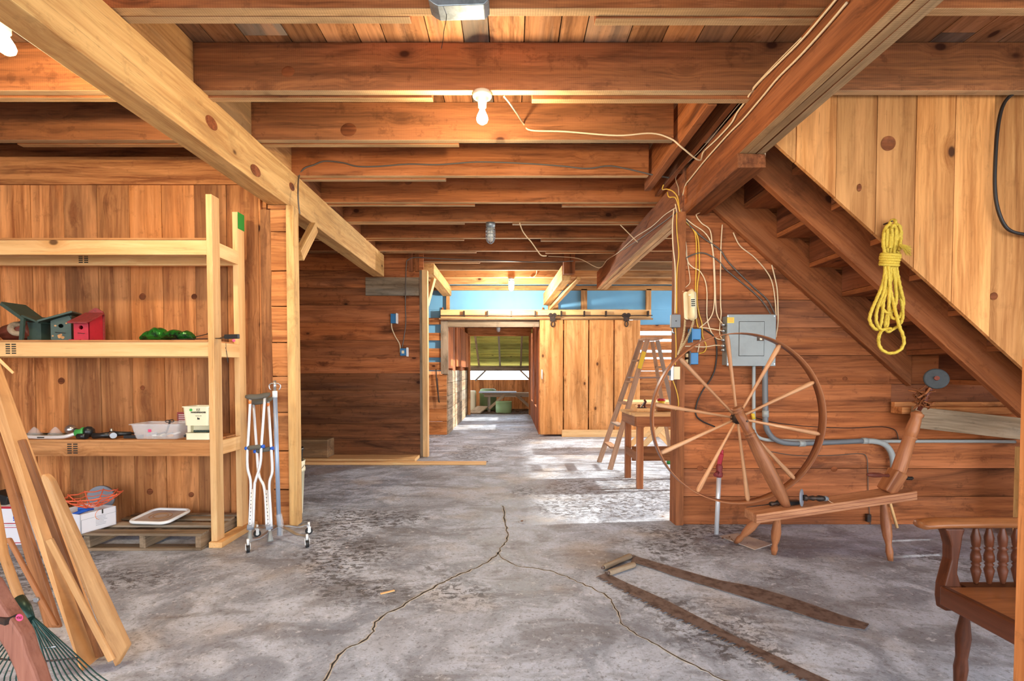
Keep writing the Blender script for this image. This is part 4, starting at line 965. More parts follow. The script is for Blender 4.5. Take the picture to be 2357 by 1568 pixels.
# rake
rkp = thing('leaf_rake', 'green wire leaf rake with a pale wooden handle at the lower left', 'rake', atY(60, 1480, 1.72))
m = MB(); m.tube([atY(-25, 1080, 1.95), atY(*bx(18, 950), 1.88), atY(*bx(100, 1175), 1.76)], lambda q_: .0145, 14); m.build('handle', 'leanwood', rkp)
m = MB(); 
fr0, fr1 = atY(*bx(95, 1165), 1.765), atY(*bx(150, 1265), 1.72); m.lathe(fr0, fr1, [(0, .017), (.5, .019), (1, .012)], 14); m.build('ferrule', 'rake', rkp)
root = atY(*bx(135, 1230), 1.735)
for i in range(22):
    u = i/21; ex, ey = (530-560*u, 1570+60*sin(pi*u)) ; ex = 545-690*u; ey = 1590+30*sin(pi*u)
    e = atY(*bx(ex, ey), 1.70-.02*sin(pi*u)); e.z = max(e.z, .012); mid = root.lerp(e, .85)+Vector((0, -.01, .01)); 
    m = MB(); m.tube(smooth([root+Vector((random.uniform(-.006, .006), random.uniform(-.006, .006), 0)), root.lerp(e, .5), mid, e, e+Vector((0, -.03, -.02 if e.z > .035 else 0))], 3), .0022, 6); m.build('tine', 'rake', rkp)
m = MB(); pts = [root.lerp(atY(*bx(545-690*u, 1590+30*sin(pi*u)), 1.70-.02*sin(pi*u)), .62)+Vector((0, -.003, 0)) for u in [i/30 for i in range(31)]]; m.tube(pts, .003, 6, twist=300); m.build('spreader_wire', 'iron', rkp)
m = MB(); m.tube([root.lerp(atY(*bx(545-690*u, 1590+30*sin(pi*u)), 1.70), .45)+Vector((0, -.004, .0)) for u in [i/16 for i in range(2, 8)]], .004, 6); m.build('spring_clip', 'steel', rkp)
# red curved timber (stock) at the corner
out = [bx(-40, 1020), bx(20, 1060), bx(70, 1150), bx(130, 1240), bx(175, 1310), bx(200, 1400), bx(235, 1480), bx(275, 1600), bx(170, 1600), bx(140, 1480), bx(100, 1390), bx(45, 1300), bx(-40, 1200)]
w3 = [atY(*p, 1.50) for p in out]; m = MB(); o0 = Vector(w3[0]); m.prism([((p-o0).x, (p-o0).z) for p in w3], o0, (1, 0, 0), (0, 0, 1), .045, grain=1)
t = tag(m.build('curved_timber', 'redworn', bevel=.008), 'dark red curved wooden tool handle at the lower left corner with a pink sticker', 'handle')
m = MB(); p = atY(*bx(97, 1257), 1.452); m.cyl(p, p+Vector((0, -.002, 0)), .0105, seg=20); ps = m.build('price_sticker', 'pink', t)
text('sticker_writing', '450', p+Vector((0, -.0025, 0)), .011, 'ink', (1, 0, 0), (0, 0, 1), ps)
m = MB(); m.bar(atY(*bx(-60, 1230), 1.49), atY(*bx(55, 1270), 1.46), .03, .02); m.build('steel_bracket', 'iron', t)
# ================================================================ SPINNING WHEEL
YWH = 3.37
sw = thing('spinning_wheel', 'large antique wooden spinning wheel with ten spokes on a sloping bench at the right', 'spinning wheel', atZ(1900, 1280))
wc = atY(1697, 963, YWH); RW = .575
m = MB(); N = 96; vs = []; gs = []; hw = .040
for i in range(N):
    a = 2*pi*i/N
    for r_, y_ in ((RW, -hw), (RW, hw), (RW-.006, hw), (RW-.006, -hw)): vs.append(wc+Vector((r_*sin(a)*1.01, y_, r_*cos(a)))); gs.append((a*RW, y_, r_))
m.add(vs, [(4*i+j, 4*((i+1) % N)+j, 4*((i+1) % N)+(j+1) % 4, 4*i+(j+1) % 4) for i in range(N) for j in range(4)], gs, .5, True)
m.build('rim', 'wheel', sw)
for i, (px, py) in enumerate([(1673, 771), (1793, 797), (1875, 879), (1889, 1000), (1829, 1103), (1722, 1156), (1604, 1134), (1524, 1042), (1508, 931), (1566, 826)]):
    e = atY(px, py, YWH); d = (e-wc).normalized(); m = MB()
    m.lathe(wc+d*.02, wc+d*(RW-.006), [(0, .008), (.2, .0085), (.62, .012), (.93, .0165), (.975, .014), (1, .009)], 12); m.build('spoke', 'spoke', sw)
m = MB(); m.lathe(wc+Vector((0, -.06, 0)), wc+Vector((0, .06, 0)), [(0, .018), (.2, .022), (.25, .036), (.5, .04), (.75, .036), (.8, .022), (1, .018)], 20); m.build('hub', 'iron', sw)
m = MB(); m.cyl(wc+Vector((0, -.12, 0)), wc+Vector((0, .07, 0)), .008); m.build('axle', 'iron', sw)
# bench
fl, fr = atY(1741, 1185, 3.15), atY(2112, 1131, 3.15); fl.x -= .0
bl_, br_ = atY(1741, 1206, 3.15), atY(2112, 1151, 3.15)
D_ = Vector((-.005, .155, 0)); m = MB(); vs = [bl_, br_, fr, fl]+[v+D_ for v in (bl_, br_, fr, fl)]; ax_ = (fr-fl).normalized()
m.add(vs, [(0, 1, 2, 3), (7, 6, 5, 4), (0, 4, 5, 1), (1, 5, 6, 2), (2, 6, 7, 3), (3, 7, 4, 0)], [((v-fl).dot(ax_), (v-fl).y, (v-fl).z) for v in vs], .5)
m.build('bench', 'bench', sw, bevel=.004)
m = MB(); 
for s_ in (.30, .72): a = bl_.lerp(fl, s_)+Vector((0, -.0008, 0)); b = br_.lerp(fr, s_)+Vector((0, -.0008, 0)); m.bar(a, b, .0012, .0022)
m.build('scribed_line', 'reddark', sw)
tp = lambda u, d=.5: fl.lerp(fr, u)+Vector((0, .155*d, 0))     # on bench top
legp = [(0, .019), (.12, .018), (.2, .022), (.45, .030), (.62, .026), (.75, .016), (.86, .021), (1, .014)]
for a, b in ((tp(.10, .6), atZ(1693, 1250)), (tp(.16, .3), atZ(1781, 1277)), (tp(.84, .5), atZ(2050, 1292))):
    m = MB(); m.lathe(a+Vector((0, 0, -.03)), b, legp, 18); m.build('leg', 'wheel', sw)
# wheel post
pa, pb_ = tp(.225, .42), atY(1695, 938, 3.24)
m = MB(); m.lathe(pa+Vector((0, 0, -.0)), pb_, [(0, .024), (.05, .030), (.15, .041), (.3, .044), (.42, .044), (.58, .040), (.705, .034), (.71, .036), (.722, .036), (.727, .031), (.735, .031), (.74, .036), (.752, .036), (.757, .031), (.85, .030), (.945, .031), (.95, .026), (.958, .035), (.972, .036), (.977, .028), (.985, .035), (.995, .034), (1, .028)], 26); m.build('wheel_post', 'wheel', sw)
m = MB(); p = pa.lerp(pb_, .865)+Vector((.01, -.031, 0)); m.cyl(p, p+Vector((0, -.008, 0)), .006, seg=8); m.build('peg', 'iron', sw)
# spindle post
ba, bb = tp(.87, .45), atY(2067, 1088, 3.21)
m = MB(); dirp = (atY(2114, 947, 3.22)-bb).normalized(); m.bar(ba+Vector((-.015, 0, 0)), bb+dirp*.01, .085, .085, (0, 1, .2)); m.build('post_block', 'wheel', sw, bevel=.010)
m = MB(); m.lathe(bb, atY(2114, 947, 3.22), [(0, .040), (.03, .042), (.2, .041), (.55, .035), (.565, .04), (.58, .040), (.59, .034), (.68, .037), (.80, .034), (.90, .029), (.93, .036), (.96, .037), (.975, .024), (1, .018)], 24); m.build('spindle_post', 'wheel', sw)
m = MB(); m.lathe(atY(2115, 945, 3.22), atY(2152, 874, 3.20), [(0, .012), (.25, .012), (.3, .02), (.45, .014), (.55, .013), (.66, .022), (.72, .013), (.8, .018), (.9, .012), (1, .008)], 16); o = m.build('spindle_head', 'reddark', sw)
m = MB(); rs = random.Random(3)
for i in range(26):
    c_ = atY(2123+rs.uniform(-13, 14), 918+rs.uniform(-20, 20), 3.2+rs.uniform(-.03, .03)); d = Vector((rs.uniform(-1, 1), rs.uniform(-1, 1), rs.uniform(-1, 1))).normalized()*.045
    pts = [c_-d, c_+Vector((rs.uniform(-.015, .015), rs.uniform(-.015, .015), rs.uniform(-.015, .015))), c_+d]; m.tube(smooth(pts, 3), .008, 5, flat=.25)
m.build('corn_husk_bearing', 'beamdark', sw)
dc = atY(2155, 872, 3.19); nd = Vector((-.45, -.85, .25)).normalized()
m = MB(); m.lathe(dc-nd*.006, dc+nd*.006, [(0, .058), (.2, .066), (.8, .066), (1, .058)], 30); m.build('whorl_disc', 'disc', sw)
m = MB(); m.cyl(dc-nd*.008, dc+nd*.02, .014); m.build('whorl_pin', 'reddark', sw)
m = MB(); m.lathe(atY(2044, 1095, 3.16), atY(1995, 1093, 3.12), [(0, .012), (.12, .010), (.2, .008), (.4, .015), (.7, .016), (.92, .011), (1, .003)], 16); m.build('tension_handle', 'reddark', sw)
m = MB(); m.lathe(atY(2068, 1135, 3.24), atY(2074, 1079, 3.25), [(0, .012), (.3, .022), (.6, .016), (.85, .022), (1, .008)], 16); m.build('side_finial', 'wheel', sw)
m = MB(); m.tube([atY(2080+20*u, 1101+.5*u, 3.23)+Vector((0, .010*cos(u*60), .010*sin(u*60))) for u in [i/90 for i in range(91)]], .0022, 5); m.cyl(atY(2078, 1101, 3.23), atY(2100, 1101.5, 3.23), .006); m.build('tension_screw', 'iron', sw)
m = MB(); m.cyl(tp(.92, .9)+Vector((0, 0, -.05)), atY(2065, 1215, 3.30), .009); m.build('peg', 'lumber', sw)
# flyer head lying on the bench
fh = thing('spindle_head', 'loose turned spindle head with a grey disc lying on the spinning wheel bench', 'spindle head', tp(.3, .5))
fc = atY(1845, 1146, 3.18)
m = MB(); nd = Vector((.75, -.62, .05)).normalized(); m.lathe(fc-nd*.004, fc+nd*.006, [(0, .052), (.3, .056), (.8, .055), (1, .045)], 32); m.build('disc', 'slate', fh)
m = MB(); m.lathe(atY(1772, 1161, 3.25), atY(1815, 1154, 3.26), [(0, .012), (.1, .016), (.3, .011), (.4, .018), (.6, .013), (.7, .019), (1, .014)], 14); m.build('turned_end', 'iron', fh)
m = MB(); m.lathe(fc+Vector((.01, 0, 0)), atY(1898, 1148, 3.18), [(0, .018), (.15, .02), (.22, .010), (.45, .017), (.6, .012), (.72, .02), (.9, .018), (1, .012)], 14); m.build('turned_shaft', 'iron', fh)
m = MB(); m.ball(atY(1899, 1148, 3.19), .022, 16, 12, (1.1, .8, .8)); m.build('round_knob', 'pvcdark', fh)
m = MB(); m.cyl(atY(1718, 1168, 3.22), atY(1772, 1161, 3.25), .0015, .004, 8); m.build('spike', 'iron', fh)
m = MB(); m.box2(atY(1805, 1164, 3.22), atY(1836, 1150, 3.27)); m.build('bearing_block', 'blackpl', fh, bevel=.004)
m = MB(); m.tube(smooth([atY(1905, 1150, 3.18), atY(1912, 1156, 3.17), atY(1918, 1158, 3.16)]), .0015, 5); m.build('string', 'wcable', fh)

# ================================================================ WALL EQUIPMENT AT THE RIGHT
YQ = YW-.012
ep = thing('breaker_box', 'grey metal electrical breaker panel on the right board wall', 'electrical panel', atY(1728, 843, 3.8))
fy = 3.775; a, b = atY(1672, 843, fy), atY(1786, 724, fy)
m = MB(); m.box2((a.x+.01, fy, a.z+.01), (b.x-.012, YW-.002, b.z-.01)); m.build('cabinet', 'grey', ep)
m = MB(); m.box2((a.x, fy-.006, a.z), (b.x, fy, b.z)); m.build('cover', 'grey', ep, bevel=.003)
a2, b2 = atY(1700, 819, fy), atY(1758, 741, fy); m = MB(); m.box2((a2.x, fy-.010, a2.z), (b2.x, fy-.006, b2.z)); d_ = m.build('door', 'grey', ep, bevel=.0015)
m = MB(); m.box2((a2.x-.003, fy-.0066, a2.z-.003), (b2.x+.003, fy-.0061, b2.z+.003)); m.build('door_gap', 'ink', ep)
a3, b3 = atY(1741, 785, fy), atY(1756, 775, fy); m = MB(); m.box2((a3.x, fy-.015, a3.z), (b3.x, fy-.010, b3.z)); h_ = m.build('door_latch', 'iron', d_)
m = MB(); m.box2((a3.x+.018, fy-.018, a3.z+.006), (b3.x-.014, fy-.015, b3.z-.008)); m.build('latch_slide', 'creamer', d_)
a4, b4 = atY(1673, 744, fy), atY(1689, 731, fy); m = MB(); m.box2((a4.x, fy-.0068, a4.z), (b4.x, fy-.006, b4.z)); ys_ = m.build('warning_label', 'yellow', ep)
for k_ in range(3):
    m = MB(); m.box2((a4.x+.006, fy-.0074, a4.z+.01+.011*k_), (b4.x-.008, fy-.0068, a4.z+.014+.011*k_)); m.build('label_text_line', 'orst', ys_)
for px, py in ((1675, 728), (1782, 728), (1675, 838), (1782, 838)):
    m = MB(); p = atY(px, py, fy-.006); m.cyl(p, p+Vector((0, -.003, 0)), .005, seg=10); m.build('cover_screw', 'steel', ep)
for py in (748, 762, 783, 796, 806):
    m = MB(); p = atY(1668, py, 3.82); p.x = a.x+.008; m.cyl(p, p+Vector((-.022, 0, 0)), .012, seg=10); m.cyl(p+Vector((-.022, 0, 0)), p+Vector((-.03, 0, 0)), .009, seg=10); m.build('cable_clamp', 'steel', ep)
def run(name, pix, Y, r, mat, lab, cat, group=None, n=6, parent=None, sub=None):
    pts = [atY(x, y, Y) if len(t_) == 0 else atY(x, y, t_[0]) for x, y, *t_ in pix]; m = MB(); m.tube(smooth(pts, n), r, 10)
    o = m.build(name, mat, parent); return tag(o, lab, cat, group) if parent is None else o
run('conduit', [(1735, 842, 3.83), (1735, 900), (1735, 960), (1735, 985), (1741, 1002), (1757, 1011), (1790, 1014), (1900, 1016), (2100, 1016), (2250, 1016), (2336, 1017)], 3.85, .013, 'pvc', 'thin pale grey conduit bending from under the breaker panel along the right wall', 'conduit')
t = run('conduit', [(1761, 842, 3.81), (1761, 900), (1762, 945), (1762, 970), (1766, 990), (1779, 1008), (1800, 1018), (1825, 1021), (1846, 1021)], 3.82, .0205, 'pvcdark', 'thick grey conduit bending from under the breaker panel to the spinning wheel', 'conduit')
m = MB(); m.tube(smooth([atY(x, y, 3.82) for x, y in ((1846, 1021), (1900, 1019), (1990, 1015))], 4), .020, 12); m.build('straight_pipe', 'pvcdark', t)
m = MB(); m.tube(smooth([atY(x, y, 3.82) for x, y in ((1988, 1015), (2012, 1016), (2034, 1022), (2048, 1036), (2055, 1056), (2057, 1085))], 4), .0215, 12); m.build('elbow_pipe', 'pvc', t)
m = MB(); m.cyl(atY(1762, 945, 3.82), atY(1762, 960, 3.82), .024); m.cyl(atY(1838, 1021.5, 3.82), atY(1852, 1021, 3.82), .024); m.cyl(atY(1984, 1015, 3.82), atY(1996, 1015, 3.82), .024); m.build('coupling', 'pvc', t)
m = MB(); m.tube([atY(1733, 952, 3.85), atY(1735, 965, 3.85)], .0145, 10); m.build('yellow_tape', 'yellow', t)
# phone
ph = thing('wall_phone', 'cream push button telephone hung on the wall beside the corner post', 'telephone', atY(1590, 734, 3.85))
T = Matrix.Translation(atY(1589.5, 703, 3.84)) @ Matrix.Rotation(-.05, 4, 'Y')
m = MB(T); m.prism(rrect(.10, .215, .02), (0, .035, 0), (1, 0, 0), (0, 0, 1), .03); m.build('base', 'cream', ph, bevel=.004)
m = MB(T); m.tube(smooth([(0, -.0, .10), (0, -.022, .085), (0, -.03, .05), (0, -.03, 0), (0, -.03, -.05), (0, -.022, -.085), (0, 0, -.10)], 4), lambda q: .030-.006*sin(pi*q), 16, flat=.6)
hs = m.build('handset', 'cream', ph)
m = MB(T); m.prism(rrect(.032, .066, .006), (0, -.047, .012), (1, 0, 0), (0, 0, 1), .006); m.build('keypad_plate', 'creamer', hs)
for i in range(4):
    for j in range(3): m = MB(T); m.box((-.010+.010*j, -.056, .035-.015*i), (.006, .005, .009)); m.build('key', 'ink', hs)
m = MB(T); m.ball((-.008, -.03, .075), .02, 14, 10, (1, .6, .5)); m.build('hook_rest', 'creamer', hs)
for (u0, v0, u1, v1) in ((1577, 736, 1561, 815), (1597, 738, 1564, 808)):
    A_, B_ = atY(u0, v0, 3.80), atY(u1, v1, 3.80); m = MB(); n_ = 340; d_ = (B_-A_).normalized(); sx_ = d_.orthogonal().normalized(); sy_ = d_.cross(sx_)
    pts = [A_.lerp(B_, i/n_)+Vector((.012*sin(pi*i/n_), 0, 0))+(sx_*cos(i*.62)+sy_*sin(i*.62))*.0075 for i in range(n_)]; m.tube(pts, .0018, 4); m.build('coiled_cord', 'cream', ph)
# boxes
def ebox(lab, px0, py0, px1, py1, Y, dep, mat, name='electrical_box', bev=.004):
    a, b = atY(px0, py1, Y), atY(px1, py0, Y); t = thing(name, lab, 'electrical box', ((a.x+b.x)/2, Y, a.z)); m = MB(); m.box2((a.x, Y, a.z), (b.x, Y+dep, b.z)); m.build('box_body', mat, t, bevel=bev); return t, a, b
t, a, b = ebox('upper blue plastic electrical box with yellow cables beside the breaker panel', 1594, 757, 1614, 782, 3.79, .085, 'bluebox')
m = MB(); m.box2((a.x-.006, 3.782, a.z-.02), (a.x, 3.875, b.z+.005)); m.build('flange', 'bluebox', t)
t, a, b = ebox('lower blue plastic outlet box beside the spinning wheel rim', 1589, 812, 1608, 839, 3.79, .085, 'bluebox')
m = MB(); m.box2((a.x-.012, 3.775, a.z-.01), (a.x-.001, 3.875, b.z+.012)); o = m.build('outlet_plate', 'blackpl', t, bevel=.002)
for k in (0, 1): m = MB(); m.box2((a.x-.016, 3.80, a.z+.01+.045*k), (a.x-.0125, 3.85, a.z+.038+.045*k)); m.build('outlet', 'creamer', o, bevel=.002)
t, a, b = ebox('small grey metal junction box on the corner post beside the phone', 1545, 724, 1567, 754, 3.81, .036, 'pvcdark')
m = MB(); p = atY(1556, 739, 3.81); m.cyl(p, p+Vector((0, -.006, 0)), .004); m.build('cover_screw', 'ink', t)
m = MB(); m.tube([atY(1548, 754, 3.83), atY(1548, 765, 3.83), atY(1553, 768, 3.83)], .007, 8); m.build('cable_connector', 'steel', t)
t, a, b = ebox('light switch in a cream box on the corner post below the grey junction box', 1550, 844, 1566, 874, 3.80, .045, 'cream')
m = MB(); m.box2((a.x-.022, 3.79, a.z-.006), (a.x-.002, 3.84, b.z+.006)); o = m.build('switch_plate', 'steel', t, bevel=.002)
m = MB(); m.box2((a.x-.035, 3.80, a.z+.03), (a.x-.0225, 3.83, a.z+.07)); m.build('toggle', 'blackpl', o)
# cables, traced on the wall
def cc(l): return [(1500+x[0]/2.7514, 330+x[1]/2.7514, *x[2:]) for x in l]
WY = 3.868
def cable(l, mat, lab, r=.0045, Y=WY, raw=False): return run('cable', l if raw else cc(l), Y, r, mat, lab, 'cable')
cable([(196, 440), (200, 462), (260, 512), (330, 560), (372, 620), (388, 700), (393, 800), (398, 950), (390, 1060), (360, 1120), (300, 1170)], 'wcable', 'white cable sweeping down beside the phone to the upper blue box')
cable([(718, 62, 3.0), (712, 105, 3.02), (690, 150, 3.1), (640, 190, 3.2), (540, 230, 3.35), (500, 275, 3.45), (450, 330, 3.6), (380, 390, 3.72), (300, 440, 3.83), (283, 458), (315, 505), (368, 548), (383, 640), (398, 780), (405, 1000), (415, 1090), (448, 1142, 3.83)], 'wcable', 'white cable wrapping under the corbel and down to the breaker panel')
cable([(447, 515), (437, 700), (436, 1000), (440, 1080), (430, 1200), (452, 1246, 3.83)], 'wcable', 'straight white cable hanging just left of the breaker panel')
cable([(516, 565), (560, 650), (650, 722), (730, 815), (765, 890), (782, 1000), (788, 1090, 3.84)], 'wcable', 'white cable curving under the stair stringer to the top of the breaker panel')
cable([(760, 770), (775, 830), (795, 930), (800, 1080, 3.85), (798, 1150), (785, 1230)], 'wcable', 'white cable hugging the right side of the breaker panel', .005)
cable([(170, 768), (210, 732), (270, 702), (330, 695), (390, 722), (430, 752), (470, 800), (530, 850), (650, 950), (715, 1020), (755, 1085, 3.84)], 'gcable', 'lower dark grey cable running diagonally to the breaker panel', .0055)
cable([(196, 470), (260, 540), (330, 602), (430, 672), (480, 745), (560, 830), (660, 925), (735, 995), (780, 1080, 3.85)], 'gcable', 'upper dark grey cable running diagonally to the breaker panel', .0055)
cable([(75, 262, 4.0), (68, 292, 4.0), (95, 290, 3.9), (135, 305), (165, 345), (178, 430), (200, 480), (262, 545), (280, 600), (283, 700), (278, 900), (276, 1050), (285, 1130), (295, 1168, 3.84)], 'ycable', 'left yellow cable hanging from the beam down to the upper blue box')
cable([(100, 310, 3.9), (110, 340), (150, 345), (170, 400), (190, 465), (240, 520), (282, 570), (298, 640), (302, 800), (290, 900), (288, 1000), (300, 1080), (318, 1140), (322, 1220), (345, 1280), (335, 1318), (300, 1332, 3.84)], 'ycable', 'right yellow cable hanging past the upper blue box to the lower blue box')
cable([(150, 385), (160, 440), (172, 520), (205, 640), (228, 745), (260, 785), (305, 810), (338, 870), (350, 950), (350, 1100), (375, 1190), (410, 1235), (450, 1244, 3.83)], 'wcable', 'white cable crossing behind the phone and rising again to the breaker panel')
cable([(176, 440), (195, 540), (218, 640), (226, 740), (242, 850), (238, 890), (205, 920), (198, 940, 3.85)], 'wcable', 'thin white telephone line hanging above the phone', .003)
cable([(140, 420, 3.85), (132, 520, 3.85), (135, 650, 3.85), (148, 780, 3.85), (150, 950, 3.845), (148, 1078, 3.83)], 'wcable', 'white cable stapled down the corner post to the grey junction box', Y=3.845)
cable([(158, 440, 3.85), (160, 560, 3.85), (172, 700, 3.85), (160, 820, 3.845), (158, 1078, 3.83)], 'ycable', 'yellow cable stapled down the corner post to the grey junction box', .004, 3.845)
cable([(150, 1168, 3.84), (155, 1300, 3.843), (150, 1405, 3.83)], 'ycable', 'short yellow cable on the corner post between the junction box and switch', .004)
cable([(133, 1500, 3.84), (150, 1545, 3.84), (165, 1600, 3.843), (170, 1660, 3.843), (150, 1690, 3.843)], 'ycable', 'yellow cable loop below the light switch on the corner post', .004)
cable([(310, 1168), (360, 1172), (450, 1188, 3.83)], 'wcable', 'short white cable from the upper blue box to the breaker panel')
cable([(165, 1340, 3.84), (200, 1288), (330, 1290), (400, 1280), (452, 1282, 3.83)], 'wcable', 'horizontal white cable between the corner post and the breaker panel')
cable([(310, 1235), (300, 1280), (292, 1325)], 'wcable', 'short white cable joining the two blue boxes')
cable([(330, 1178), (360, 1195), (400, 1235), (412, 1320), (400, 1430), (370, 1500), (320, 1570), (285, 1650), (280, 1720), (320, 1760), (400, 1795)], 'bcable', 'black cable looping down the wall behind the spinning wheel spokes', .0055)
w1 = lambda l: [(1460+u/2.851, 740+v/2.851) for u, v in l]
cable(w1([(790, 630), (900, 660), (1000, 675), (1150, 690), (1400, 700), (1600, 692), (1680, 700), (1720, 725), (1735, 790)]), 'bcable', 'thin black wire across the wall behind the spinning wheel', .003, raw=True)
cable(w1([(870, 850), (1060, 880), (1300, 880), (1480, 868), (1525, 895), (1532, 1000), (1535, 1150), (1545, 1270), (1550, 1335)]), 'gcable', 'thin brown wire running down the wall to the floor left of the spindle post', .003, raw=True)
m = MB(); p = atY(*w1([(1535, 1290)])[0], 3.85); m.box(p, (.03, .03, .06)); tag(m.build('pipe_stub', 'iron', bevel=.004), 'small rusty pipe stub at the base of the right wall', 'pipe')
# cables along beams and joists
XB = 1.338
w3 = lambda l: [(1200+u/3.336, v/3.336) for u, v in l]
def bcable(pts, mat, lab, r=.005): m = MB(); m.tube(smooth(pts, 6), r, 8); return tag(m.build('cable', mat), lab, 'cable')
BX = lambda l, X=XB: [atX(x, y, X) for x, y in w3(l)]
j2f = joist_y(2)-.006
bcable([atY(1160, 222, joist_y(1)+.052), atY(1172, 236, 2.95), atY(1190, 262, 3.2), atY(1205, 285, j2f), atY(1222, 300, j2f), atY(1300, 303, j2f), atY(1420, 312, j2f), atY(1500, 307, j2f), atY(1545, 320, j2f), atY(1570, 340, j2f), Vector((1.30, 3.5, 2.66))]+BX([(1400, 1165), (1500, 1070), (1610, 950), (1660, 860), (1720, 780), (1800, 660), (1980, 480), (2150, 310), (2335, 95), (2480, -80)]), 'wcable', 'white cable from the central bulb along a joist and up the right beam', .0055)
bcable(BX([(1240, 1500), (1262, 1420), (1300, 1370), (1400, 1245), (1500, 1130), (1600, 1020), (1700, 920), (1850, 745), (1970, 600), (2140, 430), (2335, 215), (2500, 20)]), 'wcable', 'lower thick white cable along the face of the right beam', .0055)
bcable(BX([(1210, 1500), (1205, 1440), (1185, 1370), (1215, 1320), (1250, 1275), (1380, 1150), (1540, 960), (1660, 815), (1800, 650), (1960, 480), (2150, 290)]), 'orst' if False else 'wcable', 'thin upper white cable along the face of the right beam', .003)
bcable([atX(x, y, XB) for x, y in ((1556, 478), (1530, 495), (1500, 522), (1460, 548), (1425, 580), (1398, 598))]+[Vector((1.2, 6.9, 2.62)), atY(1330, 595, 7.05), atY(1262, 590, 7.05)], 'wcable', 'white cable drooping from the cable bundle along the far part of the right beam')
bcable([atX(x, y, XB) for x, y in ((1556, 488), (1536, 505), (1515, 520), (1480, 545), (1450, 565), (1420, 583))], 'gcable', 'dark cable along the far part of the right beam', .004)
j3f = joist_y(3)-.006
bcable([atY(690, 492, YW-.045), atY(687, 470, YW-.045), atY(686, 440, 3.86)]+[atY(x, y, j3f) for x, y in ((688, 408), (700, 388), (722, 380), (748, 371), (790, 375), (822, 383), (870, 383), (940, 378), (1010, 379), (1100, 373), (1200, 376), (1290, 382), (1350, 388), (1400, 382), (1440, 388), (1500, 402), (1540, 409))], 'gcable', 'dark grey cable stapled along the fourth ceiling joist', .006)
bcable([atY(x, y, joist_y(5)-.02) for x, y in ((1196, 513), (1202, 530), (1212, 545), (1222, 556), (1236, 576), (1246, 588), (1258, 589))], 'wcable', 'short loose white cable hanging right of the caged lamp', .006)
bcable([atY(x, y, joist_y(5)-.02) for x, y in ((1428, 518), (1440, 530), (1455, 545), (1468, 558))], 'wcable', 'short loose white cable hanging near the right beam', .005)
bcable([atY(x, y, YF-.05) for x, y in ((1320, 601), (1250, 604), (1150, 600), (1050, 597), (985, 594), (955, 593), (940, 598), (935, 612), (933, 700), (934, 740), (930, 775), (925, 803))], 'gcable', 'grey cable across the far joist and down the dark board wall to the blue box', .007)
bcable([atY(x, y, YF-.05) for x, y in ((901, 743), (902, 756), (910, 775), (920, 793), (921, 812))], 'wcable', 'white cable between the two blue boxes on the dark board wall', .008)
bcable([atY(x, y, 8.345) for x, y in ((1236, 622), (1234, 632), (1226, 638), (1220, 637))], 'wcable', 'short white cable end hanging near the far lit bulb', .008)
bcable([atY(x, y, 2.15) for x, y in ((1022, -3), (1027, 25), (1027, 45), (1022, 70), (1020, 90), (1016, 112))], 'iron', 'thin wire hanging below the pale blue box at the top edge', .0015)
m = MB(); a, b = atY(985, -60, 2.10), atY(1125, 10, 2.10); m.prism([(a.x+.02, b.z+.004), (a.x+.04, b.z-.006), (b.x-.02, b.z), (b.x, b.z+.02), (b.x, b.z+.10), (a.x, b.z+.10), (a.x, b.z+.02)], (0, 2.19, 0), (1, 0, 0), (0, 0, 1), .09)
tag(m.build('ceiling_box', 'galv', bevel=.003), 'pale blue metal box hanging at the top edge of the photo', 'box')
bcable([atY(x, y, 2.86) for x, y in ((2380, 215), (2345, 212), (2322, 224), (2306, 250), (2296, 300), (2291, 370), (2290, 430), (2296, 478), (2312, 518), (2335, 535), (2380, 542))], 'bcable', 'black rubber hose looped on the honey coloured boards at the right edge', .009)
# blue boxes on the dark wall
t, a, b = ebox('blue outlet box with a white side plate, higher on the dark board wall', 899, 722, 911, 744, YF-.08, .08, 'bluebox')
m = MB(); m.box2((b.x+.003, YF-.09, a.z-.005), (b.x+.02, YF-.01, b.z+.005)); m.build('outlet_plate', 'white', t, bevel=.002)
t, a, b = ebox('blue outlet box with a white label, lower on the dark board wall', 921, 802, 935, 819, YF-.08, .08, 'bluebox')
m = MB(); m.box2((b.x+.003, YF-.09, a.z-.01), (b.x+.02, YF-.01, b.z+.012)); m.build('outlet_plate', 'white', t, bevel=.002)
m = MB(); m.box((b.x-.045, YF-.083, (a.z+b.z)/2), (.035, .003, .04)); m.build('front_label', 'creamer', t)
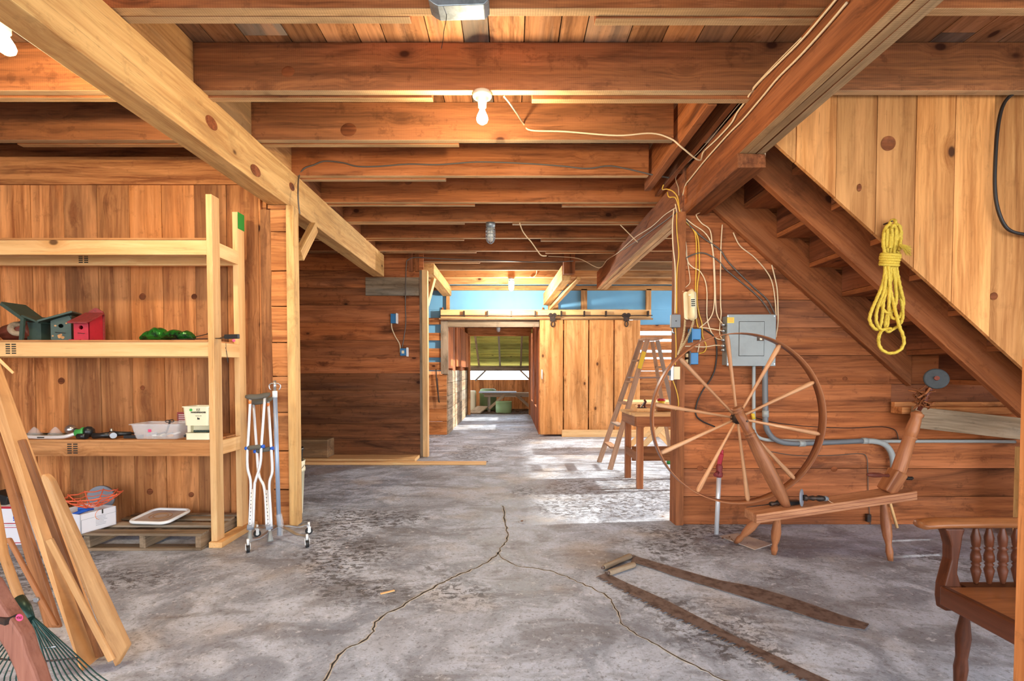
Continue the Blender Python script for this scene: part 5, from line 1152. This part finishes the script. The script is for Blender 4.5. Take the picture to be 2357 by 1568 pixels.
# yellow rope hank
rp = thing('rope', 'coiled hank of yellow rope hanging on the honey boards above the stairs', 'rope', atY(2050, 815, 2.86))
rr_ = lambda u, v, y=2.86: atY(1650+u/2.2405, 250+v/2.2405, y)
m = MB()
def strand(pts, closed=False, y=2.86): m.tube(smooth([rr_(u, v, y+random.uniform(-.016, .016)) for u, v in pts], 6, closed), .0085, 9, closed=closed, twist=190)
strand([(903, 1135), (858, 1140), (838, 1170), (834, 1205), (848, 1240), (880, 1260), (915, 1260), (950, 1240), (965, 1205), (958, 1165), (940, 1120), (925, 1060), (905, 980), (890, 900), (885, 800)], y=2.84)
for pts in ([(862, 640), (858, 700), (868, 760), (866, 850), (850, 920), (820, 990), (795, 1050), (788, 1090), (808, 1130), (835, 1138), (850, 1090), (860, 1000), (880, 900), (890, 800)],
            [(880, 620), (875, 700), (880, 770), (872, 860), (862, 940), (835, 1010), (822, 1060), (825, 1110), (850, 1140), (878, 1120), (885, 1040), (890, 950), (895, 850), (898, 780)],
            [(902, 610), (898, 690), (895, 780), (885, 880), (870, 960), (850, 1010), (870, 1050), (905, 1045), (925, 990), (920, 900), (908, 820), (905, 760)],
            [(925, 615), (918, 700), (912, 780), (925, 880), (945, 960), (958, 1040), (955, 1090), (935, 1120), (905, 1140), (880, 1150), (868, 1120), (880, 1050)],
            [(945, 640), (935, 710), (925, 790), (935, 870), (952, 950), (962, 1000), (950, 1060), (925, 1085), (900, 1070), (890, 1000), (895, 900), (902, 800)],
            [(858, 700), (862, 640), (875, 610), (893, 600), (903, 640), (900, 720)], [(893, 720), (895, 640), (908, 605), (930, 598), (945, 615), (950, 660), (940, 730)], [(880, 740), (880, 650), (895, 610), (915, 605), (928, 640), (925, 730)]):
    strand(pts)
strand([(893, 602), (895, 585), (910, 575), (922, 585), (915, 605)], y=2.85)
m.build('rope_loops', 'rope', rp)
m = MB(); p = rr_(905, 580, 2.835); m.cyl(p, p+Vector((0, .09, 0)), .004); m.build('nail', 'iron', rp)
m = MB(); pts = []
for k in range(5*14): a = 2*pi*k/14; c_ = rr_(897-2*(k/14), 745+k/14*13, 2.86); pts.append(c_+Vector((.052*cos(a)*(.93+.05*sin(k)), .03*sin(a), .006*sin(a*1.0))))
m.tube(smooth(pts, 2), .0085, 9, twist=190); m.build('wrapping', 'rope', rp)
m = MB()
for k in range(40): a = rr_(945, 705+random.uniform(-6, 6), 2.83); b = rr_(1000+random.uniform(-25, 8), 735+random.uniform(-28, 28), 2.83+random.uniform(-.02, .02)); m.tube([a, a.lerp(b, .5)+Vector((0, 0, .003)), b], .0012, 4)
m.build('frayed_end', 'rope', rp)
# water hydrant pipe
hy = thing('yard_hydrant', 'white standing pipe with a red hydrant head behind the spinning wheel', 'hydrant', atZ(1649, 1229))
hb = atZ(1649, 1229); Yh = hb.y; ht = atY(1655, 1093, Yh)
m = MB(); m.cyl(hb, ht, .0165, seg=18); m.build('standpipe', 'alu', hy)
m = MB(); m.lathe(ht+Vector((0, 0, -.02)), atY(1656, 1068, Yh), [(0, .018), (.1, .026), (.35, .026), (.4, .02), (.8, .024), (1, .016)], 16); m.cyl(atY(1652, 1088, Yh-.01), atY(1646, 1094, Yh-.04), .014); m.build('valve_head', 'dkred', hy)
m = MB(); m.bar(atY(1655, 1072, Yh), atY(1661, 1045, Yh-.01), .018, .03); m.cyl(atY(1661, 1050, Yh), atY(1662, 1036, Yh), .011); m.build('lever', 'red', hy, bevel=.003)
m = MB(); q4 = [atZ(1656, 1236), atZ(1698, 1229), atZ(1778, 1254), atZ(1738, 1267)]; m.add([v+Vector((0, 0, .001)) for v in q4]+[v+Vector((0, 0, .006)) for v in q4], [(3, 2, 1, 0), (4, 5, 6, 7), (0, 1, 5, 4), (1, 2, 6, 5), (2, 3, 7, 6), (3, 0, 4, 7)])
tag(m.build('cardboard_sheet', 'kraft'), 'flat pale cardboard sheet on the floor under the spinning wheel leg', 'cardboard')

# ================================================================ ARMCHAIR
ch = thing('armchair', 'dark varnished wooden armchair with turned spindles, cut by the right edge', 'chair', (1.85, 1.5, 0))
m = MB(); n_ = 24; vs = []; gs = []
armpts = [(1.525, .0, .045), (1.54, .0, .075), (1.60, .0, .085), (1.70, .0, .078), (1.85, .0, .07), (2.05, 0, .065), (2.25, 0, .07)]
prof = []
for x_, dy_, w_ in armpts:
    k = (.012 if x_ < 1.53 else .018)
    prof.append([(x_, 1.86+dy_+w_/2*cos(a)*1.0, .632+k*sin(a)-(.006 if x_ < 1.56 else 0)) for a in [2*pi*i/14 for i in range(14)]])
vs = [v for r_ in prof for v in r_]; fs = [(j*14+i, j*14+(i+1) % 14, (j+1)*14+(i+1) % 14, (j+1)*14+i) for j in range(len(prof)-1) for i in range(14)]+[tuple(range(14))[::-1], tuple(len(vs)-14+i for i in range(14))]
m.add(vs, fs, [(v[0], v[1], v[2]) for v in vs], .6, True); m.build('armrest', 'chairtop', ch)
# S-curved arm support
sup = [(2166, 1214, 2212), (2174, 1232, 2206), (2180, 1255, 2203), (2180, 1285, 2197), (2172, 1315, 2194), (2164, 1345, 2203), (2162, 1375, 2209), (2166, 1402, 2196)]
pl_ = [atY(x, y, 1.86) for x, y, _ in sup]+[atY(x, y, 1.86) for _, y, x in reversed(sup)]
m = MB(); m.prism([(p.x, p.z) for p in pl_], (0, 1.885, 0), (1, 0, 0), (0, 0, 1), .045, grain=1); m.build('arm_support', 'chair', ch, bevel=.006)
for px in (2246, 2276.5, 2308, 2340, 2372, 2404):
    a, b = atY(px, 1344, 1.86), atY(px, 1214, 1.86); m = MB(); m.lathe(a, b, [(0, .006), (.03, .008), (.25, .0165), (.32, .011), (.35, .015), (.38, .010), (.41, .0165), (.5, .016), (.6, .011), (.62, .016), (.65, .010), (.68, .013), (.82, .0155), (.97, .008), (1, .007)], 16); m.build('spindle', 'chair', ch)
m = MB(); a, b = atY(2206, 1355, 1.87), atY(2206, 1342, 1.87); m.box2((a.x, 1.835, a.z-.004), (2.30, 1.885, b.z-.002), ax=0); m.build('side_rail', 'chair', ch, bevel=.003)
zs = .385
m = MB(); m.box2((1.625, 1.30, zs), (2.28, 1.835, zs+.012), ax=0); m.build('seat', 'chairtop', ch)
m = MB(); m.box2((1.595, 1.28, zs-.055), (1.624, 1.84, zs+.016), ax=1); m.build('front_rail', 'chair', ch, bevel=.006)
m = MB(); m.box2((2.25, 1.30, zs-.05), (2.28, 1.83, zs-.001), ax=1); m.build('back_rail', 'chair', ch)
for x_, y_ in ((1.66, 1.80), (1.66, 1.32), (2.24, 1.80), (2.24, 1.32)):
    m = MB(); m.lathe((x_, y_, zs-.002), (x_+(.02 if x_ > 2 else -.02), y_, 0), [(0, .02), (.15, .02), (.2, .014), (.4, .024), (.6, .018), (.7, .022), (1, .014)], 16); m.build('leg', 'chair', ch)
m = MB(); m.box2((2.24, 1.30, zs+.013), (2.28, 1.84, 1.0), ax=2); m.build('backrest', 'chair', ch, bevel=.01)

# ================================================================ CROSSCUT SAWS
def saw(nm_top, nm_low, teeth_low, lab, hpix, tooth=.018):
    up = [atZ(x, y) for x, y in nm_top]; lo = [atZ(x, y) for x, y in nm_low]
    t = thing('crosscut_saw', lab, 'saw', (up[0]+up[-1])/2)
    def resample(pts, n):
        L = [0]
        for a, b in zip(pts, pts[1:]): L.append(L[-1]+(b-a).length)
        out = []
        for i in range(n+1):
            s_ = L[-1]*i/n; j = max(k for k in range(len(L)) if L[k] <= s_+1e-9); j = min(j, len(pts)-2); out.append(pts[j].lerp(pts[j+1], (s_-L[j])/(L[j+1]-L[j])))
        return out
    A = resample(smooth(up, 6), 60); B = resample(smooth(lo, 6), 400); m = MB(); z0, z1 = Vector((0, 0, .004)), Vector((0, 0, .0065))
    # base strip between A and B (inner), teeth beyond B
    Bi = resample(smooth(lo, 6), 60); vs = []; fs = []; te = B if teeth_low else resample(smooth(up, 6), 400); base = (Bi if teeth_low else A)
    for a, b in zip(A, Bi): vs += [a+z1, b+z1, a+z0, b+z0]
    for i in range(60): k = 4*i; fs += [(k, k+4, k+5, k+1), (k+2, k+3, k+7, k+6), (k, k+2, k+6, k+4), (k+1, k+5, k+7, k+3)]
    fs += [(0, 1, 3, 2), (240, 242, 243, 241)]; m.add(vs, fs)
    out_dir = ((Bi[30]-A[30]) if teeth_low else (A[30]-Bi[30])).normalized()
    Lt = sum((b-a).length for a, b in zip(te, te[1:])); nT = int(Lt/(tooth*.62)); tt = resample(te, nT); m2 = m
    pat = (1, 1, 1, 1, 0, 2, 0)
    for i in range(nT):
        k = pat[i % len(pat)] if tooth > .012 else 1
        if k == 0: continue
        a, b = tt[i], tt[i+1]; d = (b-a); h = tooth*(1. if k == 1 else .85)
        if k == 1: poly = [a+d*.06, b-d*.06, (a+b)/2+out_dir*h]
        else: poly = [a-d*.1, b+d*.1, b+d*.05+out_dir*h, (a+b)/2+out_dir*h*.55, a-d*.05+out_dir*h]
        n_ = len(poly); m2.add([p+z1 for p in poly]+[p+z0 for p in poly], [tuple(range(n_)), tuple(range(n_, 2*n_))[::-1]]+[(q, n_+q, n_+(q+1) % n_, (q+1) % n_) for q in range(n_)])
    m.build('blade', 'rust', t)
    (x0, y0), (x1, y1), mt = hpix; a, b = atZ(x0, y0)+Vector((0, 0, .018)), atZ(x1, y1)+Vector((0, 0, .018))
    m = MB(); m.lathe(a, b, [(0, .014), (.05, .0175), (.5, .0165), (.95, .0175), (1, .012)], 16); h_ = m.build('handle', mt, t)
    m = MB(); m.cyl(a-(b-a)*.06, a, .009); m.bar(A[0]+Vector((0, 0, .008)), a+Vector((0, 0, -.004)), .02, .005); m.build('handle_bolt', 'rust', h_)
    return t
saw([(1396, 1321), (1440, 1343), (1504, 1371), (1560, 1398), (1613, 1426), (1670, 1456), (1722, 1483), (1800, 1520), (1892, 1563), (1990, 1605)], [(1378, 1328), (1439, 1362), (1500, 1393), (1548, 1418), (1640, 1459), (1722, 1499), (1800, 1540), (1870, 1575), (1960, 1618)], True, 'nearer two-man crosscut saw with big teeth lying flat on the floor', ((1402, 1326), (1461, 1306), 'oldgrey'), .030)
saw([(1460, 1282), (1510, 1297), (1560, 1312), (1650, 1337), (1730, 1353), (1830, 1382), (1930, 1417), (2000, 1440)], [(1452, 1295), (1500, 1310), (1560, 1331), (1640, 1355), (1730, 1382), (1830, 1412), (1920, 1440), (1990, 1452)], False, 'farther two-man crosscut saw with fine teeth lying flat on the floor', ((1390, 1313), (1452, 1286), 'oldgrey'), .008)
# ================================================================ LADDER, WORKBENCH
tb = thing('workbench', 'small rustic brown workbench standing before the stepladder', 'workbench', (1.7, 5.3, 0))
m = MB(); m.box2((1.24, 5.0, .745), (2.35, 5.18, .772), ax=0); m.box2((1.23, 5.182, .745), (2.35, 5.42, .772), ax=0); m.box2((1.235, 5.422, .745), (2.35, 5.66, .772), ax=0); m.build('bench_top', 'lumber', tb, bevel=.002)
m = MB(); m.box2((1.262, 5.03, .64), (2.3, 5.055, .744), ax=0); m.build('apron', 'wheel', tb); m = MB(); m.box2((1.25, 5.057, .64), (1.275, 5.64, .744), ax=1); m.build('apron', 'wheel', tb)
for x_, y_, mt in ((1.28, 5.06, 'wheel'), (1.28, 5.58, 'wheel'), (2.24, 5.06, 'wheel'), (2.24, 5.58, 'wheel')):
    m = MB(); m.box2((x_, y_, 0), (x_+.065, y_+.05, .744), ax=2); m.build('leg', mt, tb, bevel=.003)
m = MB(); m.box2((1.35, 5.55, .20), (2.24, 5.58, .36), ax=0); m.box2((1.28, 5.11, .28), (1.30, 5.58, .36), ax=1); m.build('stretcher', 'leandark', tb)
hp = thing('hand_plane', 'small iron hand plane standing in a shallow wooden tray on the workbench', 'hand plane', (1.41, 5.35, .772))
m = MB(); a_ = atY(1464, 944, 5.3).x; b_ = atY(1493, 944, 5.3).x
m.box2((a_, 5.25, .7725), (b_, 5.40, .785)); m.box2((a_, 5.25, .785), (b_, 5.262, .81)); m.box2((a_, 5.388, .785), (b_, 5.40, .81)); m.box2((a_, 5.262, .785), (a_+.012, 5.388, .81)); m.box2((b_-.012, 5.262, .785), (b_, 5.388, .81)); tag(m.build('wooden_tray', 'lumber'), 'shallow wooden tray under the hand plane on the workbench', 'tray')
m = MB(); m.box2((a_+.02, 5.29, .786), (b_-.02, 5.34, .80)); m.box2((a_+.02, 5.29, .80), (b_-.02, 5.293, .815)); m.box2((a_+.02, 5.337, .80), (b_-.02, 5.34, .815)); m.build('sole', 'iron', hp)
m = MB(); m.bar((a_+.05, 5.315, .80), (b_-.035, 5.315, .88), .04, .008); m.build('blade', 'iron', hp)
m = MB(); m.lathe((a_+.035, 5.315, .80), (a_+.035, 5.315, .845), [(0, .012), (.4, .008), (.8, .016), (1, .01)], 12); m.build('knob', 'reddark', hp)
m = MB(); m.tube(smooth([(b_-.03, 5.315, .80), (b_-.04, 5.315, .84), (b_-.028, 5.315, .875), (b_-.045, 5.315, .895)]), .011, 10); m.build('tote_handle', 'reddark', hp)
m = MB(); c_ = atY(1528, 945, 5.3); m.box((c_.x, 5.3, .795), (.15, .06, .044)); tag(m.build('wood_block', 'leandark', bevel=.003), 'small brown wooden block lying on the workbench right of the plane', 'block')
jr = thing('jar', 'jar with a yellow label on the workbench behind the block', 'jar', (1.64, 5.5, .772)); c_ = atY(1522, 935, 5.5); c_.z = .773
m = MB(); m.lathe(c_, c_+Vector((0, 0, .10)), [(0, .04), (.05, .043), (1, .043)], 18); m.build('body', 'yellow', jr); m = MB(); m.lathe(c_+Vector((0, 0, .10)), c_+Vector((0, 0, .125)), [(0, .044), (1, .044)], 18); m.build('lid', 'red', jr)
m = MB(); m.cyl(c_+Vector((.10, .02, 0)), c_+Vector((.10, .02, .05)), .05); tag(m.build('tin_can', 'galv'), 'low grey tin on the workbench beside the yellow jar', 'tin')
# stepladder
ld = thing('stepladder', 'open wooden stepladder with a yellow label beside the sliding barn door', 'ladder', (1.6, 6.3, 0))
A0, A1 = Vector((1.155, 6.55, 0)), Vector((1.20, 6.05, 0)); T0, T1 = Vector((1.665, 6.42, 1.60)), Vector((1.675, 6.15, 1.60))
for a, b in ((A0, T0), (A1, T1)): m = MB(); m.bar(a, b, .022, .062, (1, 0, 0)); m.build('rail', 'ladder', ld, bevel=.002)
for k in range(1, 6):
    u = k/6.0+.0; a, b = A0.lerp(T0, u), A1.lerp(T1, u); m = MB(); m.box2((a.x-.03, b.y+.005, a.z-.01), (a.x+.06, a.y-.005, a.z+.01), ax=1); m.build('step', 'ladder', ld)
for a, b in ((Vector((2.13, 6.6, 0)), Vector((1.80, 6.40, 1.58))), (Vector((2.13, 6.05, 0)), Vector((1.80, 6.17, 1.58)))): m = MB(); m.bar(a, b, .02, .045, (1, 0, 0)); m.build('rear_leg', 'ladder', ld)
m = MB(); m.box2((1.635, 6.10, 1.59), (1.845, 6.47, 1.615), ax=1); m.build('top_step', 'ladder', ld, bevel=.003)
for y_ in (6.13, 6.44): m = MB(); m.bar((1.50, y_, 1.12), (1.88, y_, 1.12), .004, .016); m.build('spreader', 'steel', ld)
for z_ in (.5, 1.25): m = MB(); f_ = z_/1.58; m.box2((2.13-.33*f_-.01, 6.05+.12*f_, z_-.015), (2.13-.33*f_+.01, 6.6-.2*f_, z_+.015), ax=1); m.build('rear_brace', 'ladder', ld)
m = MB(); p = A1.lerp(T1, .90); q_ = A1.lerp(T1, .77); m.bar(q_+Vector((0, -.014, 0)), p+Vector((0, -.014, 0)), .002, .05, (1, 0, 0)); m.build('warning_label', 'yellow', ld)
# second trestle behind
ts = thing('trestle_table', 'rough pale trestle with crossed legs behind the stepladder', 'trestle', (2.2, 7.6, 0))
m = MB(); m.box2((1.75, 7.3, .72), (3.2, 7.9, .75), ax=0); m.build('table_top', 'lumber', ts)
for y_ in (7.35, 7.85):
    m = MB(); m.bar((1.85, y_, 0), (2.55, y_, .72), .03, .08); m.build('leg', 'lumber', ts); m = MB(); m.bar((2.55, y_+.035, 0), (1.85, y_+.035, .72), .03, .08); m.build('leg', 'lumber', ts)
    m = MB(); m.bar((3.1, y_, 0), (3.1, y_, .72), .03, .08, (1, 0, 0)); m.build('leg', 'lumber', ts)
m = MB(); c_ = atZ(1541, 1068); m.lathe(c_, c_+Vector((0, 0, .13)), [(0, .035), (.7, .035), (.8, .015), (1, .015)], 14); tag(m.build('bottle', 'brgreen'), 'small green bottle on the floor beside the corner post', 'bottle')
# ================================================================ FAR WALL: SLIDING DOOR
tr = thing('door_track', 'long wooden header with a black sliding door rail above the far doorway', 'door track', (0, 9.3, 2.1))
m = MB(); a, b = atY(1014, 729, 9.30), atY(1499, 713, 9.30); m.box2((a.x, 9.30, a.z-.03), (b.x, 9.39, b.z), ax=0); m.build('header_board', 'lumber', tr, bevel=.004)
m = MB(); m.box2((a.x-.02, 9.25, a.z-.06), (b.x+.02, 9.299, a.z-.03), ax=0); m.build('lower_board', 'joistpale', tr)
m = MB(); m.box2((a.x+.0, 9.21, a.z+.005), (b.x, 9.245, a.z+.02)); m.build('rail', 'iron', tr)
for px in (1068, 1122, 1177, 1232, 1292, 1345, 1395, 1492): m = MB(); p = atY(px, 722, 9.24); m.box2((p.x-.012, 9.22, a.z+.0), (p.x+.012, 9.298, b.z-.03)); m.build('rail_bracket', 'iron', tr)
bd = thing('barn_door', 'tall pale sliding barn door of four wide knotty boards', 'door', (1.45, 9.2, 0)); bd['label'] = 'tall pale sliding barn door of wide knotty boards beside the far doorway'
xs_ = [1241, 1297, 1355, 1413, 1475]
for i in range(4):
    a, b = atY(xs_[i]+1, 1000 if i == 0 else 992, 9.17), atY(xs_[i+1]-1, 737, 9.17); m = MB(); m.box2((a.x, 9.17, a.z), (b.x, 9.195, b.z), ax=2, rnd=.5+.1*i); m.build('door_board', 'doorwood', bd)
m = MB(); 
for z_ in (.35, 1.1, 1.95): m.box2((.56, 9.197, z_), (2.35, 9.22, z_+.12), ax=0)
m.build('back_rail', 'wall', bd)
for px in (1272, 1442):
    p = atY(px, 737, 9.15); m = MB(); m.box2((p.x-.05, 9.14, p.z-.02), (p.x+.05, 9.16, p.z+.10)); m.cyl((p.x-.035, 9.20, p.z+.09), (p.x-.035, 9.14, p.z+.09), .04); m.cyl((p.x+.035, 9.20, p.z+.09), (p.x+.035, 9.14, p.z+.09), .04); m.tube([Vector((p.x+.03*cos(q), 9.15, p.z-.07+.05*sin(q))) for q in [i*pi/6 for i in range(12)]], .010, 6, closed=True); m.build('roller_hanger', 'iron', bd)
m = MB(); p = atY(1247, 862, 9.15); m.tube([p+Vector((0, .02, .08)), p+Vector((0, -.03, .08)), p+Vector((0, -.03, -.08)), p+Vector((0, .02, -.08))], .012, 6); m.build('door_handle', 'white', bd)
m = MB(); a, b = atY(1293, 1008, 9.10), atY(1600, 993, 9.10); m.box2((a.x, 9.08, 0), (3.8, 9.13, .13), ax=0); tag(m.build('kick_board', 'lumber', bevel=.004), 'long pale board on edge on the floor below the sliding barn door', 'board')
m = MB(); m.bar(atY(1006, 870, 9.34), atY(1010, 925, 9.34), .02, .02); m.tube(smooth([atY(1004, 850, 9.34), atY(1005, 880, 9.33), atY(1011, 927, 9.33)]), .012, 6); tag(m.build('hanging_chain', 'iron'), 'short rusty chain hanging left of the far doorway', 'chain')
# ================================================================ LUMBER AT THE DARK WALL
m = MB(); m.box2((-3.2, 6.62, .046), (-2.44, 6.86, .29), ax=0); tag(m.build('timber_offcut', 'joistpale', bevel=.01), 'thick pale squared timber lying at the foot of the dark board wall', 'timber')
m = MB(); m.box2((-3.3, 6.55, .001), (-1.27, 6.90, .045), ax=0); tag(m.build('floor_plank', 'lumber', bevel=.003), 'wide pale plank on the floor under the squared timber', 'plank')
m = MB(); a = atZ(1120, 1066); m.box2((-3.0, 6.36, .001), (a.x, 6.45, .035), ax=0); tag(m.build('floor_plank', 'lumber', bevel=.003), 'longest thin pale plank lying on the floor before the dark board wall', 'plank')
# ================================================================ SHED BEYOND
tt = thing('shed_table', 'long low table with a pale blue top in the shed beyond the doorway', 'table', (0, 14.9, -.01))
m = MB(); m.box2((-.86, 14.7, .53), (.55, 15.2, .56), ax=0); m.build('table_top', 'oldgrey', tt); m = MB(); m.box2((-.95, 14.65, .561), (.15, 15.1, .60)); m.build('pale_sheet', 'tarp', tt)
for x_ in (-.70, 1.2): m = MB(); m.box2((x_, 14.72, -.01), (x_+.08, 14.80, .53), ax=2); m.build('leg', 'oldgrey', tt)
for p, q in (((-.66, 14.69, .10), (-.2, 14.69, .50)), ((.15, 14.69, .50), (.60, 14.69, .1))): m = MB(); m.bar(p, q, .03, .08); m.build('brace', 'oldgrey', tt)
m = MB(); m.box2((-.80, 14.7, .44), (.55, 14.73, .529), ax=0); m.build('apron', 'oldgrey', tt)
m = MB(); m.lathe((-.22, 14.45, -.01), (-.22, 14.45, .33), [(0, .21), (.1, .23), (.5, .235), (.92, .23), (.95, .24), (1, .225)], 26); tag(m.build('barrel', 'barrel'), 'low pale green drum under the table in the far shed', 'barrel')
m = MB(); m.lathe((-.72, 15.45, -.01), (-.72, 15.45, .66), [(0, .24), (.1, .26), (.9, .26), (.97, .24), (1, .2)], 24); tag(m.build('barrel', 'barrel'), 'tall pale barrel standing behind the left end of the shed table', 'barrel')
m = MB(); m.box((-1.25, 15.2, .30), (.34, .5, .62)); tag(m.build('storage_tank', 'tarp' if False else 'creamer', bevel=.05), 'rounded beige tank at the left side of the far shed', 'tank')
m = MB(); m.bar((-1.05, 14.1, .02), (-.85, 14.9, .15), .35, .03); tag(m.build('ramp_board', 'oldgrey'), 'short weathered board lying before the table in the far shed', 'board')
m = MB()
for i in range(900):
    x_, y_ = random.uniform(-1.6, 1.4), random.uniform(13.9, 15.8); a = random.uniform(0, 6.3); r_ = random.uniform(.02, .05); z_ = -.009+random.uniform(0, .02)
    m.add([(x_+r_*cos(a+k*pi/2)*(1 if k % 2 else .5), y_+r_*sin(a+k*pi/2)*(1 if k % 2 else .5), z_+random.uniform(0, .015)) for k in range(4)], [(0, 1, 2, 3)])
o = m.build('leaf_litter', 'leaf'); o['kind'] = 'stuff'; tag(o, 'dry brown leaf litter covering the soil of the far shed', 'leaves')
# small debris on the concrete
m = MB()
spots = [(1005, 1018), (1030, 1021), (1060, 1019), (1130, 1058), (1118, 1064), (1240, 1002), (1255, 1000), (1195, 1205), (1620, 1160), (1540, 1195), (1560, 1180), (1700, 1248), (1690, 1245), (1680, 1243), (1480, 1040), (1150, 985)]
for px, py in spots:
    c_ = atZ(px, py)
    for k in range(6):
        a = random.uniform(0, 6.3); r_ = random.uniform(.006, .02); q = c_+Vector((random.uniform(-.05, .05), random.uniform(-.05, .05), .002))
        m.add([q+Vector((r_*cos(a+j*pi/2)*(1 if j % 2 else .4), r_*sin(a+j*pi/2)*(1 if j % 2 else .4), random.uniform(0, .008))) for j in range(4)], [(0, 1, 2, 3)])
o = m.build('leaf_scraps', 'leaf'); o['kind'] = 'stuff'; tag(o, 'scattered dry leaf scraps on the concrete floor', 'leaves')
m = MB(); m.bar(atZ(876, 1369)+Vector((0, 0, .004)), atZ(908, 1362)+Vector((0, 0, .006)), .014, .004); tag(m.build('wood_splinter', 'lumber'), 'small pale wood splinter on the concrete near the crack', 'splinter')
# ================================================================ LAMPS
def bulb_lamp(px, py, Y, lab, power, big=.03, warm=True, tilt=(0, 0, 0)):
    p = atZ(px, py, HJ-.008); base = Vector((p.x, Y+.03, HJ-.012))
    t = thing('bulb_fixture', lab, 'lamp', base)
    d = Vector(tilt); q = lambda z: base+d*z+Vector((0, 0, -z))
    m = MB(); m.lathe(q(-.01), q(.07), [(0, .052), (.25, .054), (.33, .05), (.36, .028), (1, .022)], 28); m.build('lampholder', 'porc', t)
    m = MB(); m.lathe(q(.06), q(.165), [(0, .013), (.15, .013), (.3, .017), (.55, .029), (.72, .033), (.86, .028), (.96, .014), (1, .002)], 20); m.build('bulb', 'bulbwarm', t)
    l = lamp('bulb_light', 'POINT', q(.20), power, (1, .80, .5), .035); return t
bulb_lamp(1112, 236, joist_y(1)-.0, 'lit warm bulb in a white ceiling lampholder in the middle of the ceiling', 42)
bulb_lamp(22, 48, joist_y(0)-.0, 'lit warm bulb in a white ceiling lampholder at the upper left corner', 42, tilt=(.12, 0, 0))

def caged(px, pytop, Y, lab, lit, sc=1.):
    b = atY(px, pytop, Y); b.z = HJ-.010 if Y < 10 else b.z; t = thing('caged_lamp', lab, 'lamp', b); q = lambda z, x=0, y=0: b+Vector((x, y, -z*sc))
    m = MB(); m.lathe(q(0), q(.055), [(0, .05*sc), (.6, .05*sc), (.7, .042*sc), (1, .042*sc)], 22); m.build('lamp_base', 'galv', t)
    m = MB(); m.lathe(q(.055), q(.20), [(0, .036*sc), (.6, .037*sc), (.85, .03*sc), (1, .006*sc)], 20); m.build('glass_jar', 'bulbcool' if lit else 'glass', t)
    m = MB()
    for k in range(8):
        a = 2*pi*k/8; m.tube(smooth([q(.05, .047*sc*cos(a), .047*sc*sin(a)), q(.15, .047*sc*cos(a), .047*sc*sin(a)), q(.20, .03*sc*cos(a), .03*sc*sin(a)), q(.215)], 4), .0028*sc, 6)
    for z_ in (.085, .12, .155): m.tube([q(z_, .047*sc*cos(a), .047*sc*sin(a)) for a in [2*pi*i/20 for i in range(20)]], .0028*sc, 6, closed=True)
    m.build('wire_cage', 'galv', t)
    if not lit: m = MB(); m.lathe(q(.06), q(.16), [(0, .014), (.5, .028), (.8, .026), (1, .004)], 14); m.build('bulb', 'white', t)
    return t
caged(1129, 515, joist_y(5)+.0, 'unlit caged glass lamp hanging from the middle of the ceiling', False)
caged(1177, 640, joist_y(10), 'brightly lit caged lamp near the blue wall above the far doorway', True)
lamp('far_bulb_light', 'POINT', atY(1177, 690, 8.28), 110, (1, .93, .8), .05)
caged(1147, 745, 12.6, 'small unlit lamp at the far end of the passage ceiling', False)
